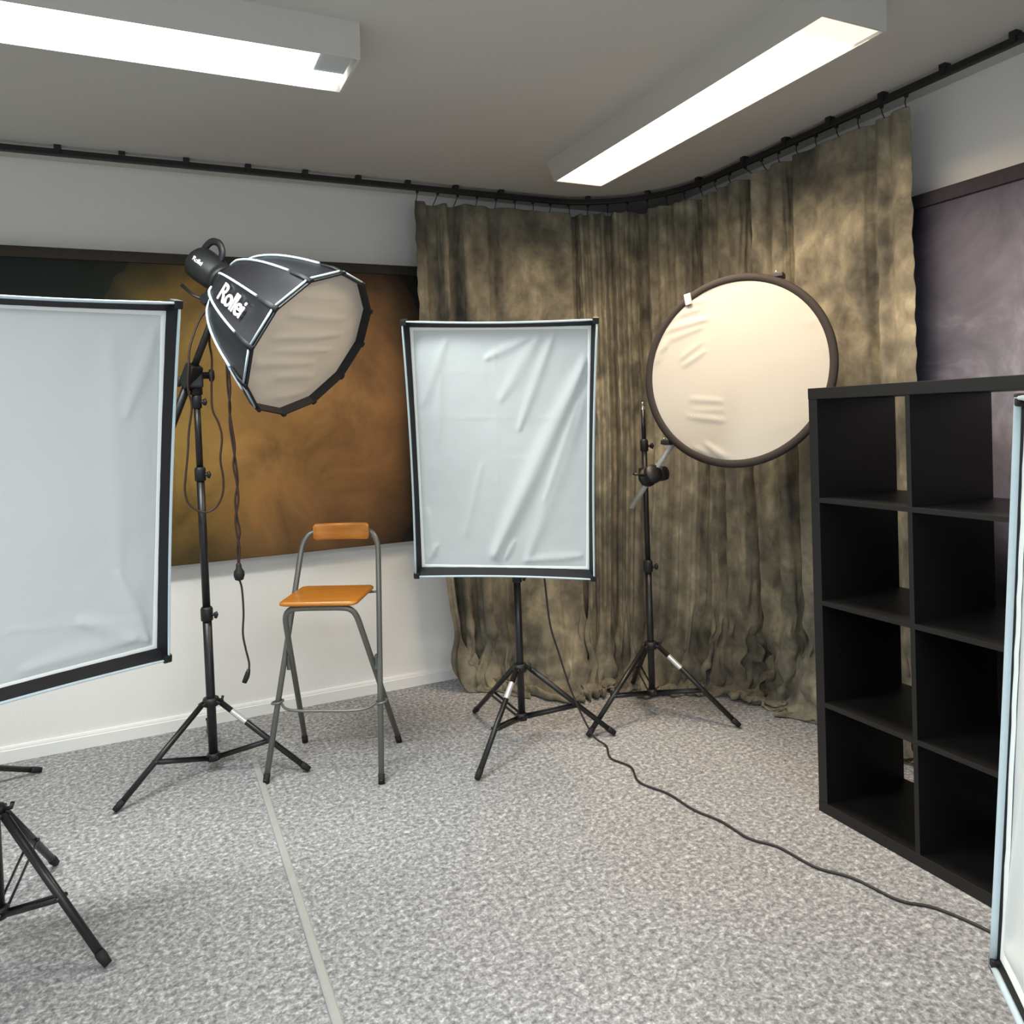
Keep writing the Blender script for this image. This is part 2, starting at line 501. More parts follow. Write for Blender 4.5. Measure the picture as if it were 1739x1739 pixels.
def build_curtain():
    NS, NT = 400, 150
    rng = np.random.RandomState(3)
    s_lin = np.linspace(0, S_TOT, 1400)
    dep = 0.010 * np.sin(s_lin * 23 + 1.0) + 0.006 * np.sin(s_lin * 47 + 2.0)
    for sc, a, w in CREASES:
        big = min(1.0, a / 0.08)
        a2 = a * (1.0 + 1.0 * big)
        dep -= a2 * np.exp(-np.abs((s_lin - sc) / ((0.85 + 0.1 * big) * w)) ** (1.5 + 1.6 * big))
    # equal cloth lengths along the pleated section
    seg = np.sqrt(np.diff(s_lin) ** 2 + np.diff(dep) ** 2)
    cum = np.concatenate([[0], np.cumsum(seg)])
    tgt = np.linspace(0, cum[-1], NS)
    s = np.interp(tgt, cum, s_lin)
    d = np.interp(tgt, cum, dep)
    base = np.array([list(rail_xy(x)[0])[:2] for x in s])
    nrm = np.array([list(rail_xy(x)[1])[:2] for x in s])
    hwig = 0.030 * np.sin(s * 9.0 + 0.6) + 0.022 * np.sin(s * 19.0 + 2.0) + 0.012 * np.sin(s * 37.0)
    hx = np.interp(s / S_TOT, [h[0] for h in HEM], [h[1][0] for h in HEM])
    hy = np.interp(s / S_TOT, [h[0] for h in HEM], [h[1][1] for h in HEM])
    zc = 0.95                        # below this height the cloth swings out to its hem
    th = np.linspace(0, PI / 2, 400)
    reach = 0.40
    ez, en = zc * (1 - np.sin(th)), reach * (1 - np.cos(th))
    earc = np.concatenate([[0], np.cumsum(np.hypot(np.diff(ez), np.diff(en)))])
    LEN = (ZTOP - zc) + earc[-1]
    l = np.linspace(0, LEN, NT)
    P = np.zeros((NT, NS, 3))
    for i in range(NT):
        amp = 0.5 + 0.5 * min(1, l[i] / 0.3)
        if l[i] < ZTOP - zc:
            z, bb = ZTOP - l[i], 0.0
        else:
            q = l[i] - (ZTOP - zc)
            z = float(np.interp(q, earc, ez))
            bb = float(np.interp(q, earc, en)) / reach
        wob = 0.012 * np.sin(s * 5 + l[i] * 2.2) * min(1, l[i])
        top = base + nrm * (d * amp + wob)[:, None]
        low = np.stack([hx, hy], 1) + nrm * (d * 0.6 + hwig)[:, None]
        P[i, :, :2] = top * (1 - bb) + low * bb
        P[i, :, 2] = max(z, 0.010)
    hz = np.linalg.norm(np.diff(P[45], axis=0), axis=1)
    rest_h = np.tile(hz, (NT, 1))
    rest_v = np.full((NT - 1, NS), LEN / (NT - 1)) * 1.02
    P[-1, :, 2] = 0.036 + 0.022 * np.sin(s * 13 + 1.0) + 0.010 * np.sin(s * 31)
    rest_v *= (1 + 0.10 * np.clip((s / S_TOT - 0.55) / 0.15, 0, 1)[None, :] * np.clip((np.arange(NT - 1) / NT - 0.75) / 0.1, 0, 1)[:, None])
    rest_v *= (1 - 0.085 * np.clip((0.62 - s / S_TOT) / 0.15, 0, 1)[None, :] * np.clip((np.arange(NT - 1) / NT - 0.62) / 0.1, 0, 1)[:, None])
    rest_v *= (1 + 0.05 * np.clip((np.arange(NT - 1) / NT - 0.70) / 0.15, 0, 1))[:, None]
    P[-40:-1, :, 2] += 0.02 * rng.rand(39, NS)
    X = P.copy()
    V = np.zeros_like(X)
    reach_len = l * 1.004 + 1e-4
    fixed_top, fixed_hem = P[0].copy(), P[-1].copy()
    dt = 0.012
    ZF = 0.006

    def project(X, ax, parity, step, rest, stiff, only_stretch=False):
        if ax == 1:
            a = X[:, parity:X.shape[1] - step:2 * step] if step == 1 else X[:, parity:X.shape[1] - step:step * 2]
            n = a.shape[1]
            idx = np.arange(n) * 2 * step + parity
            A, B = X[:, idx], X[:, idx + step]
            R = rest[:, idx]
        else:
            n = len(range(parity, X.shape[0] - step, 2 * step))
            idx = np.arange(n) * 2 * step + parity
            A, B = X[idx], X[idx + step]
            R = rest[idx]
        D = B - A
        L = np.sqrt((D * D).sum(-1)) + 1e-9
        C = (L - R) / L
        if only_stretch:
            C = np.where(C < 0, C * 0.25, C)
        G = D * (0.5 * stiff * C)[..., None]
        if ax == 1:
            X[:, idx] += G
            X[:, idx + step] -= G
        else:
            X[idx] += G
            X[idx + step] -= G

    rest_v2 = rest_v[:-1] + rest_v[1:]
    rest_h2 = rest_h[:, :-1] + rest_h[:, 1:]
    steps = 220
    for it in range(steps):
        V[..., 2] -= 3.0 * dt
        V *= 0.95
        X0_ = X.copy()
        X = X + V * dt
        for k in range(5):
            project(X, 0, 0, 1, rest_v, 1.0)
            project(X, 0, 1, 1, rest_v, 1.0)
            project(X, 1, 0, 1, rest_h, 0.9)
            project(X, 1, 1, 1, rest_h, 0.9)
            for par in range(2):
                project(X, 0, par * 2, 2, rest_v2, 0.10)
                project(X, 0, par * 2 + 1, 2, rest_v2, 0.10)
            G = X - fixed_top[None]
            gl = np.sqrt((G * G).sum(-1)) + 1e-9
            X = fixed_top[None] + G * np.minimum(1.0, reach_len[:, None] / gl)[..., None]
            X[0] = fixed_top
            X[-1] = fixed_hem
            low = X[..., 2] < ZF
            X[..., 2] = np.where(low, ZF, X[..., 2])
            X[..., 0] = np.minimum(X[..., 0], 2.775)
            X[..., 1] = np.minimum(X[..., 1], 3.905)
        V = (X - X0_) / dt
        V = np.clip(V, -2.0, 2.0)
        touch = X[..., 2] <= ZF + 1e-4
        V[touch] *= 0.05
        X[touch, 0] = X0_[touch, 0] + 0.25 * (X[touch, 0] - X0_[touch, 0])
        X[touch, 1] = X0_[touch, 1] + 0.25 * (X[touch, 1] - X0_[touch, 1])
    # light smoothing of solver noise
    for k in range(2):
        Y = X.copy()
        Y[1:-1, 1:-1] = 0.5 * X[1:-1, 1:-1] + 0.125 * (X[:-2, 1:-1] + X[2:, 1:-1] + X[1:-1, :-2] + X[1:-1, 2:])
        X = Y
    # crumpled cloth near the carpet
    gs, gt = np.gradient(X, axis=1), np.gradient(X, axis=0)
    N = np.cross(gs, gt)
    N /= np.linalg.norm(N, axis=2)[..., None] + 1e-9
    into = np.array([list(rail_xy(x)[1]) for x in s])
    N *= np.where((N * into[None]).sum(-1) + 0.3 * N[..., 2] < 0, -1, 1)[..., None]
    for i in range(75, NT - 1):
        for j in range(NS):
            z = X[i, j, 2]
            if z > 0.42:
                continue
            amp = min(1.0, (0.42 - z) / 0.30)
            q = Vector(P[i, j]) * 1.0
            n1 = noise.noise((q.x * 3.6, q.y * 3.6, q.z * 3.0 + 3.0))
            n2 = noise.noise((q.x * 8.0 + 9, q.y * 8.0, q.z * 8.0))
            h = 0.070 * (0.55 - abs(n1) * 2.4) + 0.020 * (0.5 - abs(n2) * 2.2)
            X[i, j] += N[i, j] * (amp * h)
    X[..., 2] = np.maximum(X[..., 2], 0.005)
    # the hem rolls under on the carpet
    last = X[-1]
    inw = X[-4, :, :2] - last[:, :2]
    inw /= np.linalg.norm(inw, axis=1)[:, None] + 1e-9
    extra = []
    for f, hgt in ((-0.012, 0.62), (-0.006, 0.22), (0.02, 0.09)):
        q = last.copy()
        q[:, :2] += inw * f
        q[:, 2] = np.maximum(last[:, 2] * hgt, 0.003)
        extra.append(q)
    return np.concatenate([X, np.array(extra)]), s

cur = thing('curtain', 'mottled olive brown muslin curtain hung round the corner and pooling on the carpet', 'curtain')
CX, CS = build_curtain()
NT_, NS_ = CX.shape[0], CX.shape[1]
mb = MB()
vs = [tuple(q) for q in CX.reshape(-1, 3)]
fs = [(i * NS_ + j, i * NS_ + j + 1, (i + 1) * NS_ + j + 1, (i + 1) * NS_ + j) for i in range(NT_ - 1) for j in range(NS_ - 1)]
mb.add(vs, fs, True)
cloth = mb.build('muslin_cloth', M['muslin'], cur)
mod = cloth.modifiers.new('thickness', 'SOLIDIFY')
mod.thickness = 0.002
mod.offset = 0
mod = cloth.modifiers.new('smooth', 'SUBSURF')
mod.levels = mod.render_levels = 1
for k in range(27):
    s = 0.012 + (S_TOT - 0.024) * k / 26
    j = int(np.argmin(np.abs(CS - s)))
    p, n, t = rail_xy(s)
    q = Vector(CX[0, j])
    mb = MB().box((-0.006, -0.006, -0.012), (0.006, 0.006, 0.004), Matrix.Translation((p.x, p.y, ZR - 0.014)), 0.002)
    top = Vector((p.x, p.y, ZR - 0.024))
    mb.tube(smooth_path([top, (top + q) / 2 + n * 0.006, q + Vector((0, 0, -0.004)), q + n * -0.012 + Vector((0, 0, -0.012))], 4), 0.0022, 6)
    mb.build('curtain_hook', M['rail'], cur)

# ------------------------------------------------------------------ ceiling lamps
def ceiling_lamp(label, matrix, length, lampmat, col, energy, far_slope, lit_plate=False):
    """Local x along the lamp; hangs under the ceiling at local z = 0."""
    t = thing('ceiling_lamp', label, 'ceiling lamp', matrix=matrix, group='long box lamps on the ceiling')
    h, w, L = 0.11, 0.128, length / 2
    mb = MB()
    rim = 0.006
    # trough-shaped housing: outer walls, lower rim, recessed pan
    o_top = [(-L - far_slope, -w, 0), (L + 0.01, -w, 0), (L + 0.01, w, 0), (-L - far_slope, w, 0)]
    o_bot = [(-L - 0.008, -w, -h), (L + 0.008, -w, -h), (L + 0.008, w, -h), (-L - 0.008, w, -h)]
    i_bot = [(-L, -w + rim, -h), (L, -w + rim, -h), (L, w - rim, -h), (-L, w - rim, -h)]
    i_top = [(-L, -w + rim, -h + 0.03), (L, -w + rim, -h + 0.03), (L, w - rim, -h + 0.03), (-L, w - rim, -h + 0.03)]
    V = o_top + o_bot + i_bot + i_top
    F = [(0, 1, 2, 3), (12, 13, 14, 15)]
    for a in (0, 4, 8):
        for k in range(4):
            F.append((a + k, a + (k + 1) % 4, a + 4 + (k + 1) % 4, a + 4 + k))
    mb.add(V, F, False)
    mb.build('housing', M['fixture'], t)
    e = 0.11
    mb = MB().box((-L + 0.002, -w + rim + 0.001, -h + 0.005), (L - e, w - rim - 0.001, -h + 0.012))
    if not lit_plate:
        mb.box((L - e, 0.012, -h + 0.005), (L - 0.012, w - rim - 0.001, -h + 0.012))
    mb.build('lit_diffuser', lampmat, t, 'brightly lit lamp opening')
    MB().box((L - e + 0.002, -w + rim + 0.004, -h + 0.008), (L - 0.012, (w - rim - 0.004) if lit_plate else 0.010, -h + 0.016), bev=0.002).build('end_plate', M['endplate_lit'] if lit_plate else M['endplate'], t, 'pale plate closing the lamp end')
    ld = bpy.data.lights.new('lamp_light', 'AREA')
    ld.shape = 'RECTANGLE'
    ld.size = 2 * L - 0.1
    ld.size_y = 2 * w - 0.02
    ld.energy = energy
    ld.color = col
    ld.spread = math.radians(160)
    lo = bpy.data.objects.new('lamp_light', ld)
    COL.objects.link(lo)
    lo.parent = t
    lo.location = (0, 0, -h + 0.003)
    return t

E_WARM, E_COOL, E_REAR, E_SKY = 29, 41, 43, 14
ceiling_lamp('cool white long box lamp on the ceiling at upper left, parallel to the brown canvas',
             Matrix.Translation((-0.175, 2.428, ZC)), 1.57, M['lamp_cool'], COOL, E_COOL, 0.01)
ceiling_lamp('warm white long box lamp on the ceiling in front of the curtained corner',
             Matrix.Translation((1.878, 2.385, ZC)) @ Matrix.Rotation(-PI / 2, 4, 'Z'), 1.57, M['lamp_warm'], WARM, E_WARM, 0.08, True)

DAY = (0.90, 0.96, 1.0)
ceiling_lamp('daylight white long box lamp on the ceiling behind the viewer, left of the other',
             Matrix.Translation((-0.9, 0.15, ZC)), 1.57, M['lamp_cool'], DAY, E_REAR, 0.01)
ceiling_lamp('daylight white long box lamp on the ceiling behind the viewer, right of the other',
             Matrix.Translation((0.9, -0.75, ZC)), 1.57, M['lamp_cool'], DAY, E_REAR, 0.01)

# daylight through the rear window
ld = bpy.data.lights.new('window_daylight', 'AREA')
ld.shape = 'RECTANGLE'
ld.size, ld.size_y = WX1 - WX0 - 0.1, WZ1 - WZ0 - 0.1
ld.energy = E_SKY
ld.color = (0.78, 0.89, 1.0)
lo = bpy.data.objects.new('window_daylight', ld)
COL.objects.link(lo)
lo.location = ((WX0 + WX1) / 2, Y0 - 0.10, (WZ0 + WZ1) / 2)
lo.rotation_euler = (PI / 2, 0, 0)
w = bpy.data.worlds.new('outdoor_daylight')
scene.world = w
w.use_nodes = True
bg = w.node_tree.nodes['Background']
bg.inputs['Color'].default_value = (0.62, 0.78, 1.0, 1)
bg.inputs['Strength'].default_value = 0.6

# ------------------------------------------------------------------ light stands
def stand(label, x, y, angles, r, hub_z, base_z, sections, knobs, sticker=None, spigot=True, leg_r=0.0115):
    """sections: (z0, z1, radius) of the telescoping pole; knobs: angle of each collar's knob."""
    t = thing('light_stand', label, 'light stand', (x, y, 0), group='black tripod light stands')
    for i, (z0, z1, pr) in enumerate(sections):
        MB().cyl((0, 0, z0), (0, 0, z1), pr, 18).build('pole', M['black_metal'], t)
    for i in range(len(sections) - 1):
        z = sections[i][1]
        pr = sections[i][2]
        c = MB().lathe([(pr + 0.001, z - 0.045), (pr + 0.006, z - 0.042), (pr + 0.006, z + 0.004), (pr + 0.002, z + 0.012), (sections[i + 1][2] + 0.001, z + 0.013)], n=20).build('locking_collar', M['black_plastic'], t)
        a = knobs
        dv = Vector((math.cos(a), math.sin(a), 0))
        k = MB().cyl(dv * pr + Vector((0, 0, z - 0.02)), dv * (pr + 0.022) + Vector((0, 0, z - 0.02)), 0.006, 10)
        k.tube([dv * (pr + 0.020) + Vector((0, 0, z - 0.032)), dv * (pr + 0.026) + Vector((0, 0, z - 0.02)), dv * (pr + 0.020) + Vector((0, 0, z - 0.008))], 0.007, 8)
        k.build('locking_knob', M['black_plastic'], c)
    if spigot:
        z, pr = sections[-1][1], sections[-1][2]
        MB().lathe([(pr * 0.9, z), (0.008, z + 0.002), (0.008, z + 0.016), (0.005, z + 0.018), (0.005, z + 0.024), (0.008, z + 0.026), (0.008, z + 0.036), (0.006, z + 0.038)], n=16).build('spigot', M['silver'], t, 'shiny metal spigot')
    p0 = sections[0][2]
    hub = MB().lathe([(p0 + 0.001, hub_z - 0.022), (p0 + 0.012, hub_z - 0.020), (p0 + 0.016, hub_z), (p0 + 0.012, hub_z + 0.012), (p0 + 0.001, hub_z + 0.014)], n=20)
    for a in angles:
        dv = Vector((math.cos(a), math.sin(a), 0))
        sd = Vector((-dv.y, dv.x, 0))
        for q in (-1, 1):
            hub.tube([dv * p0 + sd * q * 0.012 + Vector((0, 0, hub_z)), dv * (p0 + 0.03) + sd * q * 0.012 + Vector((0, 0, hub_z - 0.008))], 0.007, 8, flat=0.4)
    dv = Vector((math.cos(knobs), math.sin(knobs), 0))
    hub.tube([dv * (p0 + 0.012) + Vector((0, 0, hub_z + 0.004)), dv * (p0 + 0.032) + Vector((0, 0, hub_z + 0.006)), dv * (p0 + 0.036) + Vector((0, 0, hub_z + 0.02))], 0.006, 8)
    hub.build('leg_hub', M['black_plastic'], t)
    base = MB().lathe([(p0 * 0.5, base_z - 0.016), (p0 + 0.008, base_z - 0.014), (p0 + 0.008, base_z + 0.012), (p0 + 0.001, base_z + 0.016)], n=20)
    base.build('brace_collar', M['black_plastic'], t)
    for i, a in enumerate(angles):
        dv = Vector((math.cos(a), math.sin(a), 0))
        sd = Vector((-dv.y, dv.x, 0))
        A = dv * (p0 + 0.022) + Vector((0, 0, hub_z - 0.006))
        B = dv * r + Vector((0, 0, leg_r * 0.8))
        ax = (B - A).normalized()
        B2 = B - ax * 0.03
        lg = MB().tube([A, B2], leg_r, 12).build('leg', M['black_metal'], t)
        ft = Vector((B.x, B.y, leg_r * 0.98))
        MB().tube([B2 - ax * 0.012, B2, ft], [leg_r * 1.1, leg_r * 1.18, leg_r * 0.95], 12).build('rubber_foot', M['rubber'], lg)
        if sticker == i:
            s0, s1 = A + ax * 0.06, A + ax * 0.135
            MB().tube([s0, s1], leg_r * 1.04, 12, caps=False).build('silver_sticker', M['sticker'], lg, 'bright silver sticker')
        mid = A + (B - A) * 0.56
        c0 = dv * (p0 + 0.006) + Vector((0, 0, base_z))
        br = MB()
        for q in (-1, 1):
            br.tube([c0 + sd * q * 0.013, mid + sd * q * 0.013 - ax * 0.0], 0.0075, 8, flat=0.28, up=(0, 0, 1))
        br.cyl(mid - sd * 0.017, mid + sd * 0.017, 0.006, 10)
        br.cyl(c0 - sd * 0.017, c0 + sd * 0.017, 0.006, 10)
        br.build('brace', M['black_metal'], t)
    return t

D = math.radians
st_center = stand('black tripod stand holding the middle white softbox in front of the curtain', 1.402, 3.005,
                  [D(99), D(218), D(338)], 0.405, 0.328, 0.110,
                  [(0.095, 0.74, 0.0155), (0.74, 1.10, 0.0130), (1.10, 1.235, 0.0105)], D(-60), sticker=1, spigot=False)
st_octa = stand('tall black tripod stand with a boom arm beside the bar stool', 0.172, 3.385,
                [D(209), D(328), D(89)], 0.41, 0.292, 0.060,
                [(0.045, 0.667, 0.0180), (0.667, 1.241, 0.0155), (1.241, 1.537, 0.0130), (1.537, 1.60, 0.0120)], D(-35), sticker=1, spigot=False)
st_refl = stand('black tripod stand holding the round reflector by a grey bar before the curtain', 2.050, 2.955,
                [D(189.5), D(308), D(70)], 0.395, 0.336, 0.112,
                [(0.095, 0.716, 0.0155), (0.716, 1.275, 0.0125), (1.275, 1.42, 0.0095)], D(-30), sticker=1)
st_left = stand('black tripod stand under the large white softbox at the left edge', -0.443, 2.53,
                [D(75), D(317), D(196)], 0.38, 0.373, 0.088,
                [(0.07, 0.74, 0.0160), (0.74, 1.05, 0.0130), (1.05, 1.21, 0.0105)], D(-20), spigot=False)
st_other = stand('black stand by the skirting of which one leg shows at the left edge', -0.862, 3.605,
                 [D(18.7), D(138.7), D(258.7)], 0.405, 0.165, 0.05,
                 [(0.03, 0.60, 0.0155), (0.60, 1.15, 0.0125)], D(-30), leg_r=0.0115)
st_right = stand('black tripod stand behind the white softbox at the right edge', 1.392, 0.402,
                 [D(20), D(140), D(260)], 0.38, 0.34, 0.10,
                 [(0.085, 0.55, 0.0155), (0.55, 0.865, 0.0130)], D(-30), spigot=False)

# ------------------------------------------------------------------ boom arm and clamp on the tall stand (parts of that stand)
def local(o, p):
    return Vector(p) - Vector(o.location)
bA = Vector((0.262, 3.205, 1.905))
bB = Vector((0.152, 3.345, 1.622))
dirb = (bB - bA).normalized()
bC = bB + dirb * 0.62
arm = MB().tube([local(st_octa, bA), local(st_octa, bB)], 0.0135, 14)
arm.tube([local(st_octa, bB), local(st_octa, bC)], 0.0165, 14)
arm.build('boom_arm', M['black_metal'], st_octa)
cl = MB()
rot = dirb.to_track_quat('Z', 'Y').to_matrix().to_4x4()
cl.box((-0.028, -0.024, -0.050), (0.028, 0.024, 0.050), Matrix.Translation(local(st_octa, bB)) @ rot, 0.008)
cl.lathe([(0.018, 1.545), (0.024, 1.550), (0.024, 1.60), (0.017, 1.606)], n=20)
cl.box((-0.026, -0.05, 1.575), (0.026, 0.02, 1.655), None, 0.008)
cl.cyl((-0.045, -0.02, 1.625), (0.05, -0.02, 1.625), 0.014, 14)
cl = cl.build('boom_clamp', M['black_plastic'], st_octa)
kn = MB().lathe([(0.012, 0), (0.024, 0.002), (0.026, 0.016), (0.018, 0.022)], Matrix.Translation((0.048, -0.02, 1.625)) @ Matrix.Rotation(PI / 2, 4, 'Y'), 18)
kn.tube([(-0.045, -0.02, 1.625), (-0.062, -0.028, 1.615), (-0.066, -0.03, 1.58)], 0.006, 8)
kn.build('clamp_knob', M['black_plastic'], cl)
MB().lathe([(0.0150, 1.505), (0.0165, 1.506), (0.0165, 1.512), (0.0150, 1.513)], n=20).build('silver_ring', M['silver'], st_octa, 'thin shiny ring')
# grip head of the reflector stand
cz = 1.123
gh = MB()
ghm = Matrix.Translation((-0.018, -0.066, cz)) @ Matrix.Rotation(D(68), 4, 'X')
gh.lathe([(0.010, -0.040), (0.040, -0.038), (0.043, -0.030), (0.043, -0.014), (0.022, -0.012), (0.022, 0.012), (0.043, 0.014), (0.043, 0.030), (0.040, 0.038), (0.010, 0.040)], ghm, 24)
gh.box((-0.022, -0.06, cz - 0.032), (0.022, 0.022, cz + 0.032), None, 0.006)
ghm2 = Matrix.Translation((0.052, -0.055, cz + 0.004)) @ Matrix.Rotation(D(80), 4, 'X') @ Matrix.Rotation(D(25), 4, 'Y')
gh.lathe([(0.010, -0.026), (0.030, -0.024), (0.033, -0.012), (0.033, 0.012), (0.030, 0.024), (0.010, 0.026)], ghm2, 20)
gh = gh.build('grip_head', M['black_plastic'], st_refl)
MB().tube([(-0.03, -0.05, cz), (-0.06, -0.05, cz + 0.006), (-0.098, -0.052, cz + 0.012)], [0.006, 0.005, 0.0055], 8).build('grip_lever', M['black_metal'], gh)
# boom holder bar
A0 = Vector((2.045, 2.893, 1.125))
B0 = Vector((2.372, 2.411, 1.947))
dv = (B0 - A0)
bar = MB().tube([local(st_refl, A0 - dv * 0.185), local(st_refl, A0 + dv * 0.30)], 0.0135, 4, up=(0, 0, 1))
bar.tube([local(st_refl, A0 + dv * 0.28), local(st_refl, A0 + dv * 1.02)], 0.0075, 4, up=(0, 0, 1))
bar = bar.build('holder_bar', M['grey_bar'], st_refl, 'pale grey telescopic bar')

# ------------------------------------------------------------------ softboxes
def fold(u, v, a, b, w, h):
    """Ridge along the segment a-b in (u, v)."""
    ax, ay = b[0] - a[0], b[1] - a[1]
    L2 = ax * ax + ay * ay
    t = ((u - a[0]) * ax + (v - a[1]) * ay) / L2
    t = min(1, max(0, t))
    d = math.hypot(u - a[0] - ax * t, v - a[1] - ay * t)
    ww = w * (0.35 + 0.65 * math.sin(PI * min(1, max(0, t * 0.9 + 0.05))))
    return h * math.exp(-(d / ww) ** 2)

def softbox(label, pose, W, H, folds, creases, seed, hem_w=0.013, ix=0.020, iz=0.026, depth=0.036, pipe=0.0042):
    x, y, z, yaw, tilt, roll = pose
    mat = Matrix.Translation((x, y, z)) @ Matrix.Rotation(yaw, 4, 'Z') @ Matrix.Rotation(tilt, 4, 'X') @ Matrix.Rotation(roll, 4, 'Y')
    t = thing('softbox', label, 'softbox', matrix=mat, group='rectangular white softboxes')
    a, c = W / 2, H / 2

    def rect(hw, hh, y, n=12, sag=0.0):
        pts = []
        cs = [(-hw, -hh), (hw, -hh), (hw, hh), (-hw, hh)]
        for k in range(4):
            p, q = cs[k], cs[(k + 1) % 4]
            for i in range(n):
                f = i / n
                s = sag * math.sin(PI * f)
                px, pz = p[0] + (q[0] - p[0]) * f, p[1] + (q[1] - p[1]) * f
                L = math.hypot(*((q[0] - p[0]), (q[1] - p[1])))
                nx, nz = -(q[1] - p[1]) / L, (q[0] - p[0]) / L
                pts.append((px + nx * s, y, pz + nz * s))
        return pts
    sag = 0.008
    # outside shell: front edge back to the speed ring
    rows = [rect(a, c, 0.0, sag=sag), rect(a - 0.002, c - 0.002, 0.045, sag=sag), rect(a * 0.66, c * 0.66, 0.135), rect(0.085, 0.095, 0.265)]
    MB().grid([list(r) for r in zip(*rows)], closed_u=True, smooth=False).build('shell', M['black_cloth'], t)
    rows = [rect(a - 0.0005, c - 0.0005, 0.0, sag=sag), rect(a - ix, c - iz, depth, sag=sag * 0.6), rect(a - ix - 0.001, c - iz - 0.001, depth + 0.008, sag=sag * 0.6)]
    MB().grid([list(r) for r in zip(*rows)], closed_u=True, smooth=False).build('black_lip', M['black_cloth'], t, 'black inner edge')
    loop = rect(a, c, -0.002, sag=sag)
    MB().tube(loop + loop[:1], pipe, 8).build('edge_piping', M['piping'], t, 'pale piping around the front edge')
    # front cloth with its folds
    nu, nv = 84, 116
    P = []
    for i in range(nu):
        row = []
        u = i / (nu - 1)
        for j in range(nv):
            v = j / (nv - 1)
            edge = min(u, 1 - u, v * 1.3, (1 - v) * 1.3)
            e = min(1, edge / 0.05)
            h = -0.010 * (1 - (2 * u - 1) ** 2) * (1 - (2 * v - 1) ** 2)
            for q in folds:
                h -= fold(u, v, *q)
            for (ori, pos, amp) in creases:
                dd = (u if ori == 'u' else v) - pos
                h -= amp * math.exp(-(dd / 0.006) ** 2) * (0.5 + noise.noise((u * 6, v * 6, seed)))
            h += 0.0022 * noise.noise((u * 5 + seed, v * 6, 1.3)) + 0.0009 * noise.noise((u * 14 + seed, v * 16, 4.3))
            px = -(a - ix) + 2 * (a - ix) * u
            pz = -(c - iz) + 2 * (c - iz) * v
            px *= 1 - 0.010 * math.sin(PI * v) * 0.9
            pz *= 1 - 0.006 * math.sin(PI * u) * 0.9
            row.append((px, depth + 0.004 + h * e, pz))
        P.append(row)
    fd = MB().grid(P).build('front_diffuser', M['white_cloth'], t, 'white translucent front cloth')
    # folded hem of the cloth
    pts = rect(a - ix - hem_w / 2, c - iz - hem_w / 2, depth, n=30)
    mb = MB()
    rows = []
    for (px, py, pz) in pts + pts[:1]:
        wv = 0.0012 * noise.noise((px * 30, pz * 30, seed))
        k = Vector((px, 0, pz)).normalized()
        rows.append([(px - hem_w / 2 * (1 if px > 0 else -1) * (abs(px) > a - ix - hem_w), py + 0.002 + wv, pz - hem_w / 2 * (1 if pz > 0 else -1) * (abs(pz) > c - iz - hem_w)),
                     (px, py - 0.002 + wv, pz),
                     (px + hem_w / 2 * (1 if px > 0 else -1) * (abs(px) > a - ix - hem_w), py + wv, pz + hem_w / 2 * (1 if pz > 0 else -1) * (abs(pz) > c - iz - hem_w))])
    mb.grid(rows)
    mb.build('front_hem', M['hem'], fd, 'brighter white hem')
    for sx in (-1, 1):
        for sz in (-1, 1):
            MB().box((sx * (a - 0.004) - 0.012, -0.008, sz * (c - 0.004) - 0.012), (sx * (a - 0.004) + 0.012, 0.030, sz * (c - 0.004) + 0.012), bev=0.004).build('corner_pocket', M['black_cloth'], t)
    MB().lathe([(0.072, 0.0), (0.080, 0.004), (0.080, 0.020), (0.060, 0.022)], Matrix.Translation((0, 0.258, 0)) @ Matrix.Rotation(-PI / 2, 4, 'X'), 28).build('speed_ring', M['black_metal'], t)
    lh = MB().lathe([(0.050, 0), (0.056, 0.01), (0.056, 0.10), (0.045, 0.125), (0.020, 0.13)], Matrix.Translation((0, 0.276, 0)) @ Matrix.Rotation(-PI / 2, 4, 'X'), 26)
    lh.build('lamp_head', M['black_plastic'], t)
    br = MB().box((-0.018, 0.300, -0.085), (0.018, 0.335, -0.045), bev=0.004)
    br = br.build('tilt_bracket', M['black_plastic'], t)
    MB().tube([(0.018, 0.318, -0.07), (0.05, 0.322, -0.072), (0.075, 0.34, -0.085)], [0.007, 0.006, 0.007], 8).build('tilt_handle', M['black_plastic'], br)
    return t

center_folds = [((0.97, 0.86), (0.44, 0.06), 0.050, 0.016), ((0.985, 0.74), (0.64, 0.05), 0.045, 0.006), ((0.72, 0.97), (0.50, 0.72), 0.035, 0.005),
                ((0.80, 0.98), (0.60, 0.60), 0.025, 0.006), ((0.66, 0.96), (0.42, 0.88), 0.02, 0.006), ((0.93, 0.70), (0.74, 0.30), 0.016, 0.004),
                ((0.05, 0.25), (0.08, 0.06), 0.02, 0.007), ((0.10, 0.10), (0.02, 0.02), 0.02, 0.006), ((0.5, 0.04), (0.56, 0.12), 0.015, 0.006),
                ((0.16, 0.80), (0.13, 0.55), 0.02, 0.003), ((0.38, 0.45), (0.27, 0.15), 0.02, 0.003), ((0.95, 0.06), (0.62, 0.03), 0.02, 0.006), ((0.2, 0.95), (0.05, 0.7), 0.03, 0.004)]
center_cr = [('u', 0.47, 0.0016), ('u', 0.235, 0.001), ('v', 0.83, 0.001), ('v', 0.645, 0.0014), ('v', 0.475, 0.001), ('v', 0.31, 0.0009)]
